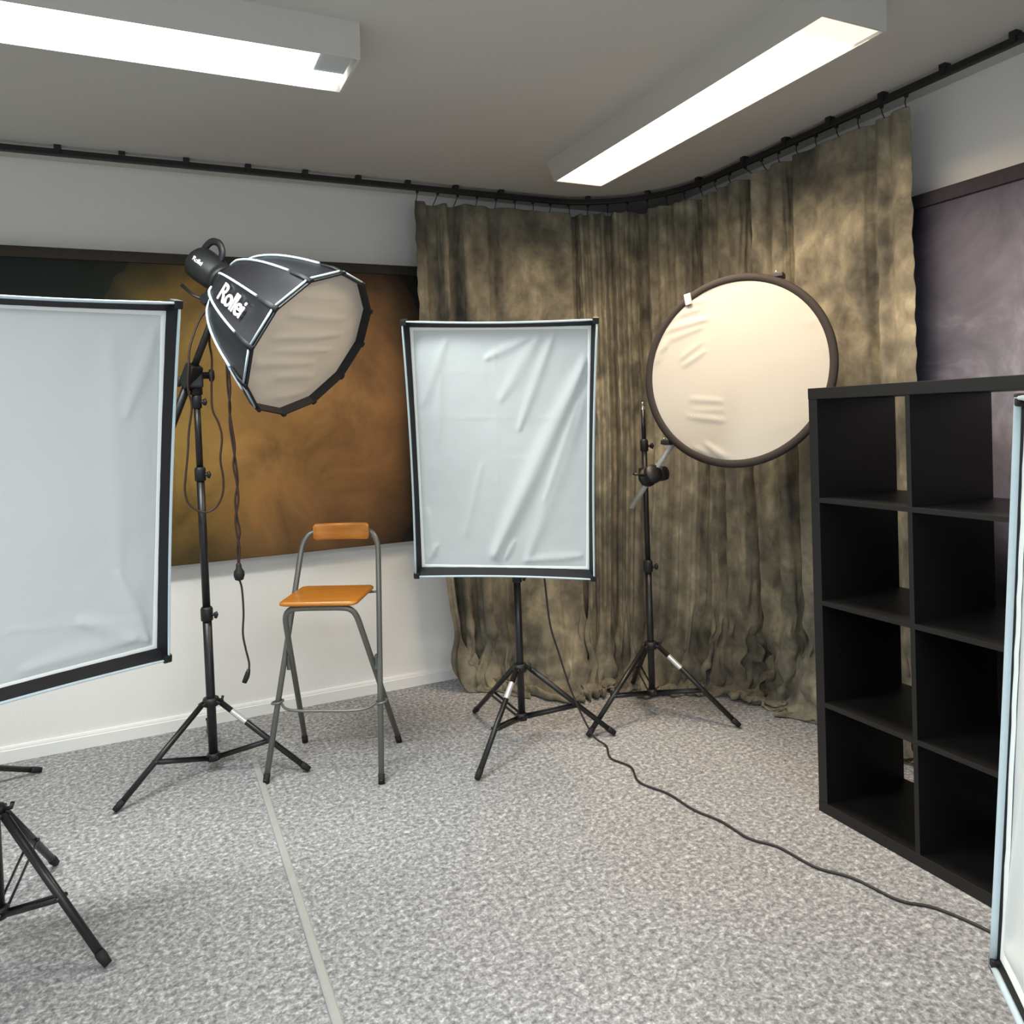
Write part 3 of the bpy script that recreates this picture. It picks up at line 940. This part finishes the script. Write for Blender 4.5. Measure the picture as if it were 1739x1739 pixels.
left_folds = [((0.98, 0.97), (0.86, 0.72), 0.03, 0.006), ((0.97, 0.03), (0.70, 0.14), 0.03, 0.009), ((0.96, 0.04), (0.84, 0.26), 0.03, 0.008), ((0.5, 0.03), (0.9, 0.05), 0.03, 0.006),
              ((0.80, 0.9), (0.84, 0.3), 0.05, 0.004), ((0.95, 0.10), (0.45, 0.16), 0.008, 0.002)]
right_folds = [((0.03, 0.05), (0.15, 0.40), 0.03, 0.010), ((0.03, 0.03), (0.35, 0.10), 0.03, 0.009), ((0.08, 0.9), (0.10, 0.4), 0.03, 0.007)]
softbox('white rectangular softbox in the middle, creased front, facing us before the curtain', (1.241, 2.76, 1.263, -0.523, 0.229, 0.037), 0.735, 1.05, center_folds, center_cr, 2.0)
softbox('large white softbox cut off by the left edge, in front of the brown canvas', (-0.292, 2.2433, 1.2277, 0.3837, 0.2405, -0.0272), 0.735, 1.05, left_folds, [('v', 0.155, 0.001)], 5.0)
softbox('nearest white softbox, only its edge showing at the right beside the black shelf', (1.1487, 0.6158, 0.8882, -2.3031, -0.0589, -0.0101), 0.735, 1.05, right_folds, [], 9.0, 0.020, 0.006, 0.018, 0.008, 0.0065)

# ------------------------------------------------------------------ deep twelve-sided softbox and flash
OX = (0.5431, 2.8792, 1.7008, 0.7381, 0.6106, 0.2994, 2.2096)
omat = Matrix.Translation(OX[:3]) @ Matrix.Rotation(OX[3], 4, 'Z') @ Matrix.Rotation(OX[4], 4, 'X')
ob = thing('deep_softbox', 'deep dark twelve-sided softbox with white lettering, tilted down on the boom', 'softbox', matrix=omat)
N = 12
PH = OX[6]
RIM = OX[5]
prof = [(0.060, 0.440), (0.105, 0.425), (0.150, 0.385), (0.190, 0.325), (0.224, 0.255), (0.254, 0.175), (0.277, 0.10), (0.292, 0.04), (RIM, 0.0)]
def ring(r, y, k):
    a = PH + k * 2 * PI / N
    return Vector((r * math.cos(a), y, r * math.sin(a)))
mb = MB()
for k in range(N):
    P = []
    for (r, y) in prof:
        a, c = ring(r, y, k), ring(r, y, k + 1)
        row = []
        for i in range(7):
            f = i / 6
            q = a.lerp(c, f)
            inward = -Vector((q.x, 0, q.z)).normalized()
            sagv = 0.010 * math.sin(PI * f) * min(1, max(0, (y) / 0.1)) * (1 - max(0, (y - 0.30) / 0.15))
            wr = 0.0022 * noise.noise((f * 3 + k * 7.1, y * 26, 0.4))
            row.append(q + inward * (sagv + wr))
        P.append(row)
    mb.grid(P)
mb.build('shell', M['gloss_cloth'], ob)
# forward lip around the front cloth
mb = MB()
rows = []
for k in range(N):
    for i in range(6):
        f = i / 6
        q = [ring(RIM, 0.0, k).lerp(ring(RIM, 0.0, k + 1), f), ring(RIM + 0.002, -0.012, k).lerp(ring(RIM + 0.002, -0.012, k + 1), f),
             ring(RIM - 0.004, -0.013, k).lerp(ring(RIM - 0.004, -0.013, k + 1), f), ring(RIM - 0.012, 0.022, k).lerp(ring(RIM - 0.012, 0.022, k + 1), f)]
        rows.append(q)
mb.grid(rows, closed_u=True, smooth=False)
mb.build('black_lip', M['black_cloth'], ob, 'black rim around the opening')
# front cloth with horizontal wrinkles
octa_folds = [((0.28, 0.74), (0.78, 0.62), 0.030, 0.008), ((0.20, 0.60), (0.80, 0.50), 0.030, 0.008), ((0.24, 0.50), (0.72, 0.40), 0.026, 0.006), ((0.10, 0.44), (0.6, 0.33), 0.025, 0.006),
              ((0.30, 0.86), (0.72, 0.78), 0.03, 0.006), ((0.30, 0.30), (0.62, 0.22), 0.03, 0.005), ((0.02, 0.5), (0.16, 0.42), 0.018, 0.006), ((0.36, 0.12), (0.58, 0.10), 0.03, 0.005)]
P = []
nr, na = 26, 96
ca, sa = math.cos(-0.30), math.sin(-0.30)
for i in range(na):
    a = 2 * PI * i / na
    th = (a - PH) % (2 * PI / N) - PI / N
    R = (RIM - 0.010) * math.cos(PI / N) / math.cos(th)
    row = []
    for j in range(nr):
        r = R * (j + 0.02) / (nr - 1 + 0.02)
        px, pz = r * math.cos(a), r * math.sin(a)
        u, v = 0.5 + (px * ca - pz * sa) / (2 * RIM), 0.5 + (px * sa + pz * ca) / (2 * RIM)
        e = min(1, (R - r) / 0.04)
        h = -0.006 * (1 - (r / R) ** 2)
        for q in octa_folds:
            h -= fold(u, v, *q) * 0.7
        h += 0.0025 * noise.noise((u * 4, v * 13, 3.3))
        h += 0.0022 * math.sin(a * 30) * max(0, 1 - abs(R - r - 0.03) / 0.03) * noise.noise((a * 2, 0, 0))
        row.append((px, 0.020 + h * e, pz))
    P.append(row)
MB().grid(P, closed_u=True).build('front_diffuser', M['octa_cloth'], ob, 'off-white wrinkled front cloth')
# piping: ribs and rim
for k in range(N):
    pts = [ring(r + 0.003, y, k) for (r, y) in prof if y < 0.43 and y > 0.085]
    MB().tube(smooth_path(pts, 3), 0.0044, 8).build('rib_piping', M['piping'], ob, 'pale piping along a rib')
    a, c = ring(RIM + 0.004, 0.002, k), ring(RIM + 0.004, 0.002, k + 1)
    MB().tube([a.lerp(c, 0.06), a.lerp(c, 0.5), a.lerp(c, 0.94)], 0.0042, 8).build('rim_piping', M['piping'], ob, 'pale piping along the rim')
    q0, q1 = ring(RIM + 0.003, -0.014, k), ring(0.281, 0.088, k)
    rad = Vector((q0.x, 0, q0.z)).normalized()
    MB().tube([q0, ring(0.297, 0.035, k), q1], [0.012, 0.011, 0.008], 8, flat=0.5, up=tuple(rad.cross(Vector((0, 1, 0))))).build('rib_pocket', M['black_cloth'], ob, 'black rib end pocket')
MB().lathe([(0.045, 0.0), (0.064, 0.003), (0.066, 0.022), (0.062, 0.030), (0.045, 0.032)], Matrix.Translation((0, 0.475, 0)) @ Matrix.Rotation(PI / 2, 4, 'X'), 28).build('speed_ring', M['black_metal'], ob)

def text_mesh(txt, size, mat, parent, frame, extrude=0.0008, name='lettering', label=None, shear=0.0, space=0.92, offset=0.0):
    cu = bpy.data.curves.new(name, 'FONT')
    cu.body = txt
    cu.size = size
    cu.extrude = extrude
    cu.align_x, cu.align_y = 'CENTER', 'CENTER'
    cu.space_character = space
    cu.offset = offset
    tmp = bpy.data.objects.new('tmp', cu)
    COL.objects.link(tmp)
    dg = bpy.context.evaluated_depsgraph_get()
    me = bpy.data.meshes.new_from_object(tmp.evaluated_get(dg))
    bpy.data.objects.remove(tmp)
    bpy.data.curves.remove(cu)
    me.materials.clear()
    me.materials.append(mat)
    me.transform(frame)
    o = bpy.data.objects.new(name, me)
    COL.objects.link(o)
    o.parent = parent
    if label:
        o['label'] = label
    return o

def panel_frame(k, yc, r_at, lift=0.004, flip=False):
    """Frame on panel k: text runs from the apex to the rim."""
    def rr(y):
        pr = sorted((b, a) for a, b in prof)
        return float(np.interp(y, [q[0] for q in pr], [q[1] for q in pr]))
    mid = lambda y: (ring(rr(y), y, k) + ring(rr(y), y, k + 1)) / 2
    c = mid(yc)
    xd = (mid(yc - 0.05) - mid(yc + 0.05)).normalized()
    cross = (ring(rr(yc), yc, k + 1) - ring(rr(yc), yc, k)).normalized()
    if flip:
        cross = -cross
    nd = xd.cross(cross).normalized()
    outward = Vector((c.x, 0, c.z)).normalized()
    if nd.dot(outward) < 0:
        cross = -cross
        nd = -nd
    c = c + nd * lift
    return Matrix(((xd.x, cross.x, nd.x, c.x), (xd.y, cross.y, nd.y, c.y), (xd.z, cross.z, nd.z, c.z), (0, 0, 0, 1)))
LETTER_PANEL = 0
text_mesh('Rollei', 0.092, M['letter'], ob, panel_frame(1, 0.205, 0.2, 0.0015), 0.0015, 'lettering', 'white lettering on a side panel', offset=0.0012)

# studio flash behind the deep softbox
fl = thing('studio_flash', 'black studio flash head with top handle mounted behind the deep softbox', 'studio flash', matrix=omat)
bodym = Matrix.Translation((0, 0.478, 0)) @ Matrix.Rotation(-PI / 2, 4, 'X')
MB().lathe([(0.056, 0.0), (0.060, 0.004), (0.060, 0.020), (0.056, 0.024), (0.058, 0.036), (0.065, 0.055), (0.067, 0.125), (0.065, 0.150), (0.056, 0.160), (0.03, 0.162)], bodym, 32).build('body', M['black_plastic'], fl)
hp = smooth_path([(0, 0.535, 0.058), (0, 0.545, 0.090), (0, 0.575, 0.110), (0, 0.610, 0.100), (0, 0.628, 0.068), (0, 0.630, 0.045)], 6)
MB().tube(hp, 0.0095, 10, flat=1.5).build('carry_handle', M['black_plastic'], fl)
br = MB().box((-0.018, 0.485, -0.125), (0.018, 0.525, -0.055), bev=0.005)
br.cyl((-0.03, 0.505, -0.095), (0.03, 0.505, -0.095), 0.020, 16)
br = br.build('tilt_bracket', M['black_plastic'], fl)
MB().tube([(-0.022, 0.51, -0.105), (-0.03, 0.56, -0.112), (-0.034, 0.625, -0.105)], [0.006, 0.0055, 0.0075], 8).build('tilt_handle', M['black_metal'], br)
fm = Matrix.Translation((-0.0635, 0.575, 0.022)) @ Matrix(((0, 0, -1, 0), (-1, 0, 0, 0), (0, 1, 0, 0), (0, 0, 0, 1)))
text_mesh('Rollei', 0.026, M['letter'], fl, fm, 0.002, 'small_lettering', 'small white lettering')

# ------------------------------------------------------------------ round reflector
RP = (2.215, 2.52, 1.573, -1.075, -0.148, 0.41)
rmat = Matrix.Translation(RP[:3]) @ Matrix.Rotation(RP[3], 4, 'Z') @ Matrix.Rotation(RP[4], 4, 'X')
rf = thing('round_reflector', 'round white reflector disc with dark rim clipped to a stand in front of the curtain', 'reflector', matrix=rmat)
R = RP[5]
ra = [Vector((math.cos(2 * PI * i / 96), 0, math.sin(2 * PI * i / 96))) for i in range(96)]
rows = []
for q in ra:
    rows.append([q * (R - 0.033) + Vector((0, -0.002, 0)), q * (R - 0.029) + Vector((0, -0.008, 0)), q * (R - 0.006) + Vector((0, -0.009, 0)), q * R + Vector((0, -0.003, 0)),
                 q * R + Vector((0, 0.003, 0)), q * (R - 0.006) + Vector((0, 0.009, 0)), q * (R - 0.029) + Vector((0, 0.008, 0)), q * (R - 0.033) + Vector((0, 0.002, 0))])
MB().grid(rows, closed_u=True).build('rim', M['rim_cloth'], rf, 'dark brown bound rim')
P = []
nr = 40
rfolds = [((0.07, 0.80), (0.30, 0.84), 0.016, 0.006), ((0.10, 0.74), (0.34, 0.78), 0.018, 0.007), ((0.06, 0.67), (0.32, 0.74), 0.014, 0.005), ((0.14, 0.87), (0.32, 0.88), 0.014, 0.006), ((0.03, 0.60), (0.12, 0.66), 0.016, 0.007),
          ((0.02, 0.55), (0.09, 0.60), 0.012, 0.006), ((0.20, 0.58), (0.32, 0.66), 0.013, 0.004), ((0.22, 0.54), (0.34, 0.61), 0.013, 0.004), ((0.26, 0.36), (0.44, 0.34), 0.013, 0.004), ((0.25, 0.27), (0.45, 0.24), 0.013, 0.005), ((0.28, 0.30), (0.44, 0.295), 0.010, 0.003),
          ((0.09, 0.24), (0.19, 0.13), 0.018, 0.008), ((0.30, 0.10), (0.42, 0.02), 0.02, 0.008), ((0.36, 0.12), (0.50, 0.015), 0.018, 0.008), ((0.27, 0.08), (0.36, 0.03), 0.014, 0.005),
          ((0.86, 0.76), (0.96, 0.79), 0.014, 0.004), ((0.84, 0.70), (0.95, 0.73), 0.014, 0.004), ((0.93, 0.62), (0.99, 0.65), 0.012, 0.004), ((0.94, 0.56), (0.99, 0.59), 0.012, 0.004)]
for i in range(128):
    a = 2 * PI * i / 128
    row = []
    for j in range(nr):
        r = (R - 0.031) * (j + 0.02) / (nr - 1 + 0.02)
        px, pz = r * math.cos(a), r * math.sin(a)
        u, v = 0.5 + px / (2 * R), 0.5 + pz / (2 * R)
        e = min(1, (R - 0.031 - r) / 0.02)
        h = sum(-fold(u, v, *q) for q in rfolds) + 0.0012 * noise.noise((u * 4, v * 4, 8))
        row.append((px, -0.002 + h * e, pz))
    P.append(row)
front = MB().grid(P, closed_u=True)
front.build('reflector_cloth', M['reflector_cloth'], rf, 'pearly white stretched cloth')
P2 = [[(q[0], 0.003, q[2]) for q in row[::6] + row[-1:]] for row in P]
MB().grid(P2, closed_u=True).build('backing_cloth', M['black_cloth'], rf)
at = D(123)
tm = Matrix.Translation((math.cos(at) * (R - 0.012), -0.012, math.sin(at) * (R - 0.012))) @ Matrix.Rotation(D(-12), 4, 'Y')
MB().box((-0.014, -0.003, -0.034), (0.016, 0.002, 0.016), tm, 0.001).build('fabric_tag', M['tag'], rf, 'pale tag folded over the rim')
# clips of the holder bar (on the stand's bar) gripping the rim
for q, nm in (((2.057, 2.781, 1.272), 0), ((2.372, 2.411, 1.947), 1)):
    c = local(st_refl, q)
    n = Vector((rmat[0][1], rmat[1][1], rmat[2][1]))
    mm = Matrix.Translation(c - n * 0.022) @ rmat.to_3x3().to_4x4()
    cb = MB().box((-0.020, -0.016, -0.010), (0.020, 0.030, 0.010), mm, 0.004)
    cb = cb.build('rim_clip', M['black_plastic'], bar)
    # small bright screw sits on the clip as part of the bar
    MBp = MB().lathe([(0.004, 0), (0.006, 0.001), (0.006, 0.008), (0.004, 0.009)], mm @ Matrix.Translation((-0.008, -0.005, 0.010)), 10)
    MBp.build('clip_screw', M['silver'], bar)

# ------------------------------------------------------------------ bar stool
sm = Matrix.Translation((0.55, 3.042, 0)) @ Matrix.Rotation(-0.521, 4, 'Z')
stool = thing('bar_stool', 'folding bar stool with orange wooden seat and backrest on grey tube legs', 'bar stool', matrix=sm)
TR = 0.0118
# back frame: front feet up to the backrest
WT, VT, ZT = 0.166, 0.345, 0.895
pts = [(-0.232, 0.0, 0.012), (-0.172, VT - 0.03, ZT - 0.055), (-0.166, VT - 0.012, ZT - 0.01), (-0.150, VT + 0.0, ZT + 0.025), (-0.118, VT + 0.012, ZT + 0.045), (0.0, VT + 0.03, ZT + 0.050)]
half = [Vector(pts[0])] + smooth_path(pts[1:], 5)
full = half + [Vector((-p.x, p.y, p.z)) for p in reversed(half[:-1])]
MB().tube(full, TR, 12).build('back_frame', M['stool_metal'], stool)
# seat frame: under the seat front down to the rear feet
pts = [(-0.212, 0.385, 0.012), (-0.152, 0.075, 0.60), (-0.146, 0.056, 0.640), (-0.132, 0.046, 0.668), (-0.100, 0.042, 0.682), (0.0, 0.042, 0.684)]
half = [Vector(pts[0])] + smooth_path(pts[1:], 5)
full = half + [Vector((-p.x, p.y, p.z)) for p in reversed(half[:-1])]
MB().tube(full, TR, 12).build('seat_frame', M['stool_metal'], stool)
for sx in (-1, 1):
    f0 = Vector((sx * 0.232, 0, 0.0))
    MB().tube([(sx * 0.2325, -0.001, 0.001), (sx * 0.2305, 0.008, 0.035)], 0.0132, 12).build('foot_cap', M['rubber'], stool)
    MB().tube([(sx * 0.2128, 0.386, 0.001), (sx * 0.209, 0.370, 0.035)], 0.0132, 12).build('foot_cap', M['rubber'], stool)
    # pivot plate where the tubes cross
    MB().box((sx * 0.186 - 0.009, 0.165, 0.395), (sx * 0.186 + 0.009, 0.192, 0.455), bev=0.004).build('pivot_joint', M['stool_metal'], stool)
    MB().cyl((sx * 0.14, 0.255, 0.695), (sx * 0.190, 0.262, 0.697), 0.005, 8).build('seat_pin', M['stool_metal'], stool)
# foot rest wire with a ring round each front tube
def ringpts(cx, cy, cz, r, n=22, a0=0):
    return [(cx + r * math.cos(a0 + 2 * PI * i / n), cy + r * math.sin(a0 + 2 * PI * i / n), cz + 0.004 * math.cos(2 * PI * i / n)) for i in range(n + 1)]
mb = MB()
zf = 0.285
yl = 0.285 / (ZT - 0.055) * (VT - 0.03)
xl = 0.232 - 0.060 * 0.285 / (ZT - 0.055)
for sx in (-1, 1):
    mb.tube(ringpts(sx * (xl + 0.004), yl, zf, 0.023), 0.0042, 8)
bpath = smooth_path([(-xl + 0.018, yl - 0.012, zf - 0.004), (-xl + 0.045, yl - 0.04, zf - 0.012), (-xl + 0.10, yl - 0.055, zf - 0.016), (0, yl - 0.058, zf - 0.016),
                     (xl - 0.10, yl - 0.055, zf - 0.016), (xl - 0.045, yl - 0.04, zf - 0.012), (xl - 0.018, yl - 0.012, zf - 0.004)], 6)
mb.tube(bpath, 0.0055, 10)
mb.build('foot_rest', M['stool_metal'], stool)
# seat board
def rounded_board(hw0, hw1, y0, y1, rad, n=7):
    pts = []
    for (cx, cy, a0) in ((hw0 - rad, y0 + rad, -PI / 2), (hw1 - rad, y1 - rad, 0), (-hw1 + rad, y1 - rad, PI / 2), (-hw0 + rad, y0 + rad, PI)):
        for i in range(n):
            a = a0 + PI / 2 * i / (n - 1)
            pts.append((cx + rad * math.cos(a), cy + rad * math.sin(a)))
    return pts
out = rounded_board(0.158, 0.158, 0.008, 0.290, 0.024)
zs = 0.697
lay = [(0.93, zs), (1.0, zs + 0.005), (1.0, zs + 0.013), (0.97, zs + 0.018)]
rows = [[(0 + (x) * f, 0.149 + (y - 0.149) * f, z + 0.05 * (y - 0.05) * 0.4) for (x, y) in out] for f, z in lay]
mb = MB().grid([list(r) for r in zip(*rows)], closed_u=True)
k = len(out)
for (f, z, rev) in ((0.93, zs, True), (0.97, zs + 0.018, False)):
    base = len(mb.v)
    mb.v += [(x * f, 0.149 + (y - 0.149) * f, z + 0.02 * (y - 0.05)) for (x, y) in out]
    mb.f.append(tuple(range(base, base + k)))
    mb.s.append(False)
mb.build('seat', M['wood'], stool, 'orange wooden seat board')
# backrest board, gently curved
P = []
bw, bh, bt = 0.122, 0.036, 0.010
nseg = 28
for i in range(nseg + 1):
    u = -1 + 2 * i / nseg
    rr = min(1, (1 - abs(u)) / 0.10)
    hh = bh * (0.78 + 0.22 * math.sqrt(max(0, 1 - (1 - rr) ** 2))) if rr < 1 else bh
    th = bt * (0.55 + 0.45 * math.sqrt(max(0, 1 - (1 - rr) ** 2)))
    yc = VT - 0.008 + 0.018 * (1 - u * u)
    zc0 = ZT + 0.048
    row = []
    for j in range(16):
        a = 2 * PI * j / 16
        ca, sa = math.cos(a), math.sin(a)
        row.append((u * bw + 0.006, yc + th * math.copysign(abs(ca) ** 0.6, ca), zc0 + hh * math.copysign(abs(sa) ** 0.5, sa)))
    row.append(row[0])
    P.append(row)
mb = MB().grid(P)
for q in (P[0][:-1], P[-1][:-1]):
    base = len(mb.v)
    mb.v += list(q)
    mb.f.append(tuple(range(base, base + 16)))
    mb.s.append(False)
mb.build('backrest', M['wood'], stool, 'orange wooden backrest board')

# ------------------------------------------------------------------ cube shelf
XS, YS = 2.0487, 1.9706
SH = thing('cube_shelf', 'tall black open cube shelf in front of the purple canvas', 'shelf', (XS, YS, 0))
DEP, TH, TI, CELL = 0.385, 0.038, 0.016, 0.3372
TOT = 1.47
MB().box((0, -TOT, TOT - TH), (DEP, 0, TOT), bev=0.0015).build('top_panel', M['shelf'], SH)
MB().box((0, -TOT, 0), (DEP, 0, TH), bev=0.0015).build('bottom_panel', M['shelf'], SH)
MB().box((0.001, -TH, TH), (DEP - 0.001, -0.001, TOT - TH), bev=0.001).build('side_panel', M['shelf'], SH)
MB().box((0.001, -TOT + 0.001, TH), (DEP - 0.001, -TOT + TH, TOT - TH), bev=0.001).build('side_panel', M['shelf'], SH)
inner = TOT - 2 * TH
cell = (inner - 3 * TI) / 4
for k in range(1, 4):
    z = TH + k * cell + (k - 1) * TI
    MB().box((0.001, -TOT + TH, z), (DEP - 0.001, -TH, z + TI), bev=0.0008).build('shelf_board', M['shelf'], SH)
for c in range(1, 4):
    y = -(TH + c * cell + (c - 1) * TI)
    for k in range(4):
        z = TH + k * (cell + TI)
        MB().box((0.002, y - TI, z), (DEP - 0.002, y, z + cell), bev=0.0008).build('divider', M['shelf'], SH)

# ------------------------------------------------------------------ floor strip and cables
mb = MB()
prof2 = [(-0.013, 0.0), (-0.012, 0.005), (-0.008, 0.0075), (0.008, 0.0075), (0.012, 0.005), (0.013, 0.0)]
mb.grid([[(0.334 + a, y, h) for a, h in prof2] for y in (3.412, 2.6, 1.8, 0.8, -0.8)], smooth=False)
mb.f.append(tuple(range(6)))
mb.s.append(False)
o = mb.build('floor_strip', M['strip'])
tag(o, 'flat grey strip laid across the carpet beside the stool leg', 'floor strip')

fc = [(1.489, 2.968, 1.12), (1.497, 2.962, 0.95), (1.503, 2.956, 0.766), (1.509, 2.951, 0.702), (1.519, 2.935, 0.513), (1.548, 2.920, 0.388), (1.572, 2.900, 0.280),
      (1.592, 2.885, 0.205), (1.620, 2.850, 0.110), (1.650, 2.815, 0.035), (1.683, 2.775, 0.006), (1.637, 2.668, 0.005), (1.663, 2.561, 0.005), (1.620, 2.438, 0.005),
      (1.660, 2.315, 0.005), (1.668, 2.178, 0.005), (1.70, 2.07, 0.005), (1.708, 1.944, 0.005), (1.754, 1.859, 0.005), (1.772, 1.724, 0.005), (1.825, 1.63, 0.005),
      (1.852, 1.498, 0.005), (1.91, 1.425, 0.005), (1.946, 1.287, 0.005), (1.95, 1.10, 0.005), (1.90, 0.85, 0.005), (1.95, 0.55, 0.005)]
o = MB().tube(smooth_path(fc, 6), 0.0043, 8).build('power_cable', M['cable'])
tag(o, 'thin dark cable from the middle softbox snaking over the carpet to the right', 'cable')

loop = [(0.239, 3.30, 1.903), (0.192, 3.30, 1.842), (0.153, 3.30, 1.736), (0.144, 3.30, 1.66), (0.138, 3.312, 1.571), (0.150, 3.33, 1.5), (0.136, 3.34, 1.407), (0.127, 3.34, 1.313), (0.115, 3.34, 1.219),
        (0.110, 3.34, 1.16), (0.125, 3.34, 1.107), (0.174, 3.34, 1.072), (0.221, 3.34, 1.087), (0.25, 3.34, 1.138), (0.256, 3.34, 1.205), (0.248, 3.34, 1.282), (0.258, 3.34, 1.366),
        (0.249, 3.34, 1.426), (0.227, 3.34, 1.486), (0.227, 3.34, 1.57), (0.232, 3.32, 1.689), (0.224, 3.29, 1.755), (0.232, 3.262, 1.84), (0.245, 3.25, 1.88)]
o = MB().tube(smooth_path(loop, 6), 0.0042, 8).build('sync_cable', M['brown_cable'])
tag(o, 'thin brown cable hanging in a long loop across the tall stand', 'cable')

cord = thing('mains_cord', 'doubled mains cord with plug hanging from the studio flash', 'cable', (0.29, 3.22, 0.39))
def lc(p):
    return Vector(p) - Vector((0.29, 3.22, 0.39))
c1 = [(0.290, 3.20, 1.90), (0.289, 3.22, 1.794), (0.285, 3.22, 1.655), (0.288, 3.22, 1.563), (0.280, 3.22, 1.493), (0.286, 3.22, 1.424), (0.295, 3.22, 1.33), (0.286, 3.22, 1.261), (0.296, 3.22, 1.19),
      (0.299, 3.22, 1.12), (0.285, 3.22, 1.051), (0.287, 3.22, 0.992), (0.295, 3.22, 0.933), (0.288, 3.22, 0.845)]
c2 = [(0.284, 3.205, 1.90), (0.283, 3.225, 1.794), (0.279, 3.225, 1.655), (0.279, 3.225, 1.563), (0.285, 3.225, 1.493), (0.280, 3.225, 1.424), (0.289, 3.225, 1.33), (0.297, 3.225, 1.26), (0.300, 3.225, 1.19),
      (0.287, 3.225, 1.121), (0.292, 3.225, 1.05), (0.300, 3.225, 0.991), (0.287, 3.225, 0.933), (0.291, 3.225, 0.845)]
for q in (c1, c2):
    MB().tube(smooth_path([lc(p) for p in q], 5), 0.0042, 8).build('cord_strand', M['brown_cable'], cord)
MB().lathe([(0.006, -0.030), (0.016, -0.026), (0.021, -0.010), (0.020, 0.006), (0.012, 0.018), (0.010, 0.034), (0.007, 0.040)], Matrix.Translation(lc((0.289, 3.22, 0.832))), 18).build('coupling', M['black_plastic'], cord, 'round black coupling')
c3 = [(0.289, 3.22, 0.805), (0.297, 3.22, 0.768), (0.299, 3.22, 0.674), (0.293, 3.22, 0.592), (0.300, 3.22, 0.532), (0.311, 3.22, 0.471), (0.309, 3.22, 0.440)]
MB().tube(smooth_path([lc(p) for p in c3], 5), 0.0040, 8).build('cord_tail', M['brown_cable'], cord)
MB().tube([lc((0.309, 3.22, 0.445)), lc((0.304, 3.22, 0.428)), lc((0.299, 3.22, 0.414)), lc((0.289, 3.22, 0.393))], [0.0065, 0.010, 0.011, 0.0095], 10, flat=0.7).build('plug', M['black_plastic'], cord, 'black plug')

# ------------------------------------------------------------------ camera
F_PX, CY = 1308.276, 744.40
yaw, pitch, roll, Hc = 0.43694, -0.0259, -0.03674, 1.40499
F0 = Vector((math.sin(yaw), math.cos(yaw), 0))
R0 = Vector((math.cos(yaw), -math.sin(yaw), 0))
UP = Vector((0, 0, 1))
Fv = F0 * math.cos(pitch) + UP * math.sin(pitch)
Uv = UP * math.cos(pitch) - F0 * math.sin(pitch)
R2 = R0 * math.cos(roll) + Uv * math.sin(roll)
U2 = Uv * math.cos(roll) - R0 * math.sin(roll)
cd = bpy.data.cameras.new('camera')
cd.sensor_width = 36
cd.sensor_fit = 'HORIZONTAL'
cd.lens = F_PX / 1739 * 36
cd.shift_y = -(869.5 - CY) / 1739
cd.clip_start = 0.05
cam = bpy.data.objects.new('camera', cd)
COL.objects.link(cam)
cam.matrix_world = Matrix(((R2.x, U2.x, -Fv.x, 0), (R2.y, U2.y, -Fv.y, 0), (R2.z, U2.z, -Fv.z, Hc), (0, 0, 0, 1)))
scene.camera = cam

vs_ = scene.view_settings
vs_.view_transform = 'Standard'
vs_.look = 'None'
vs_.exposure = 0.33
vs_.gamma = 1.0
vs_.use_curve_mapping = False
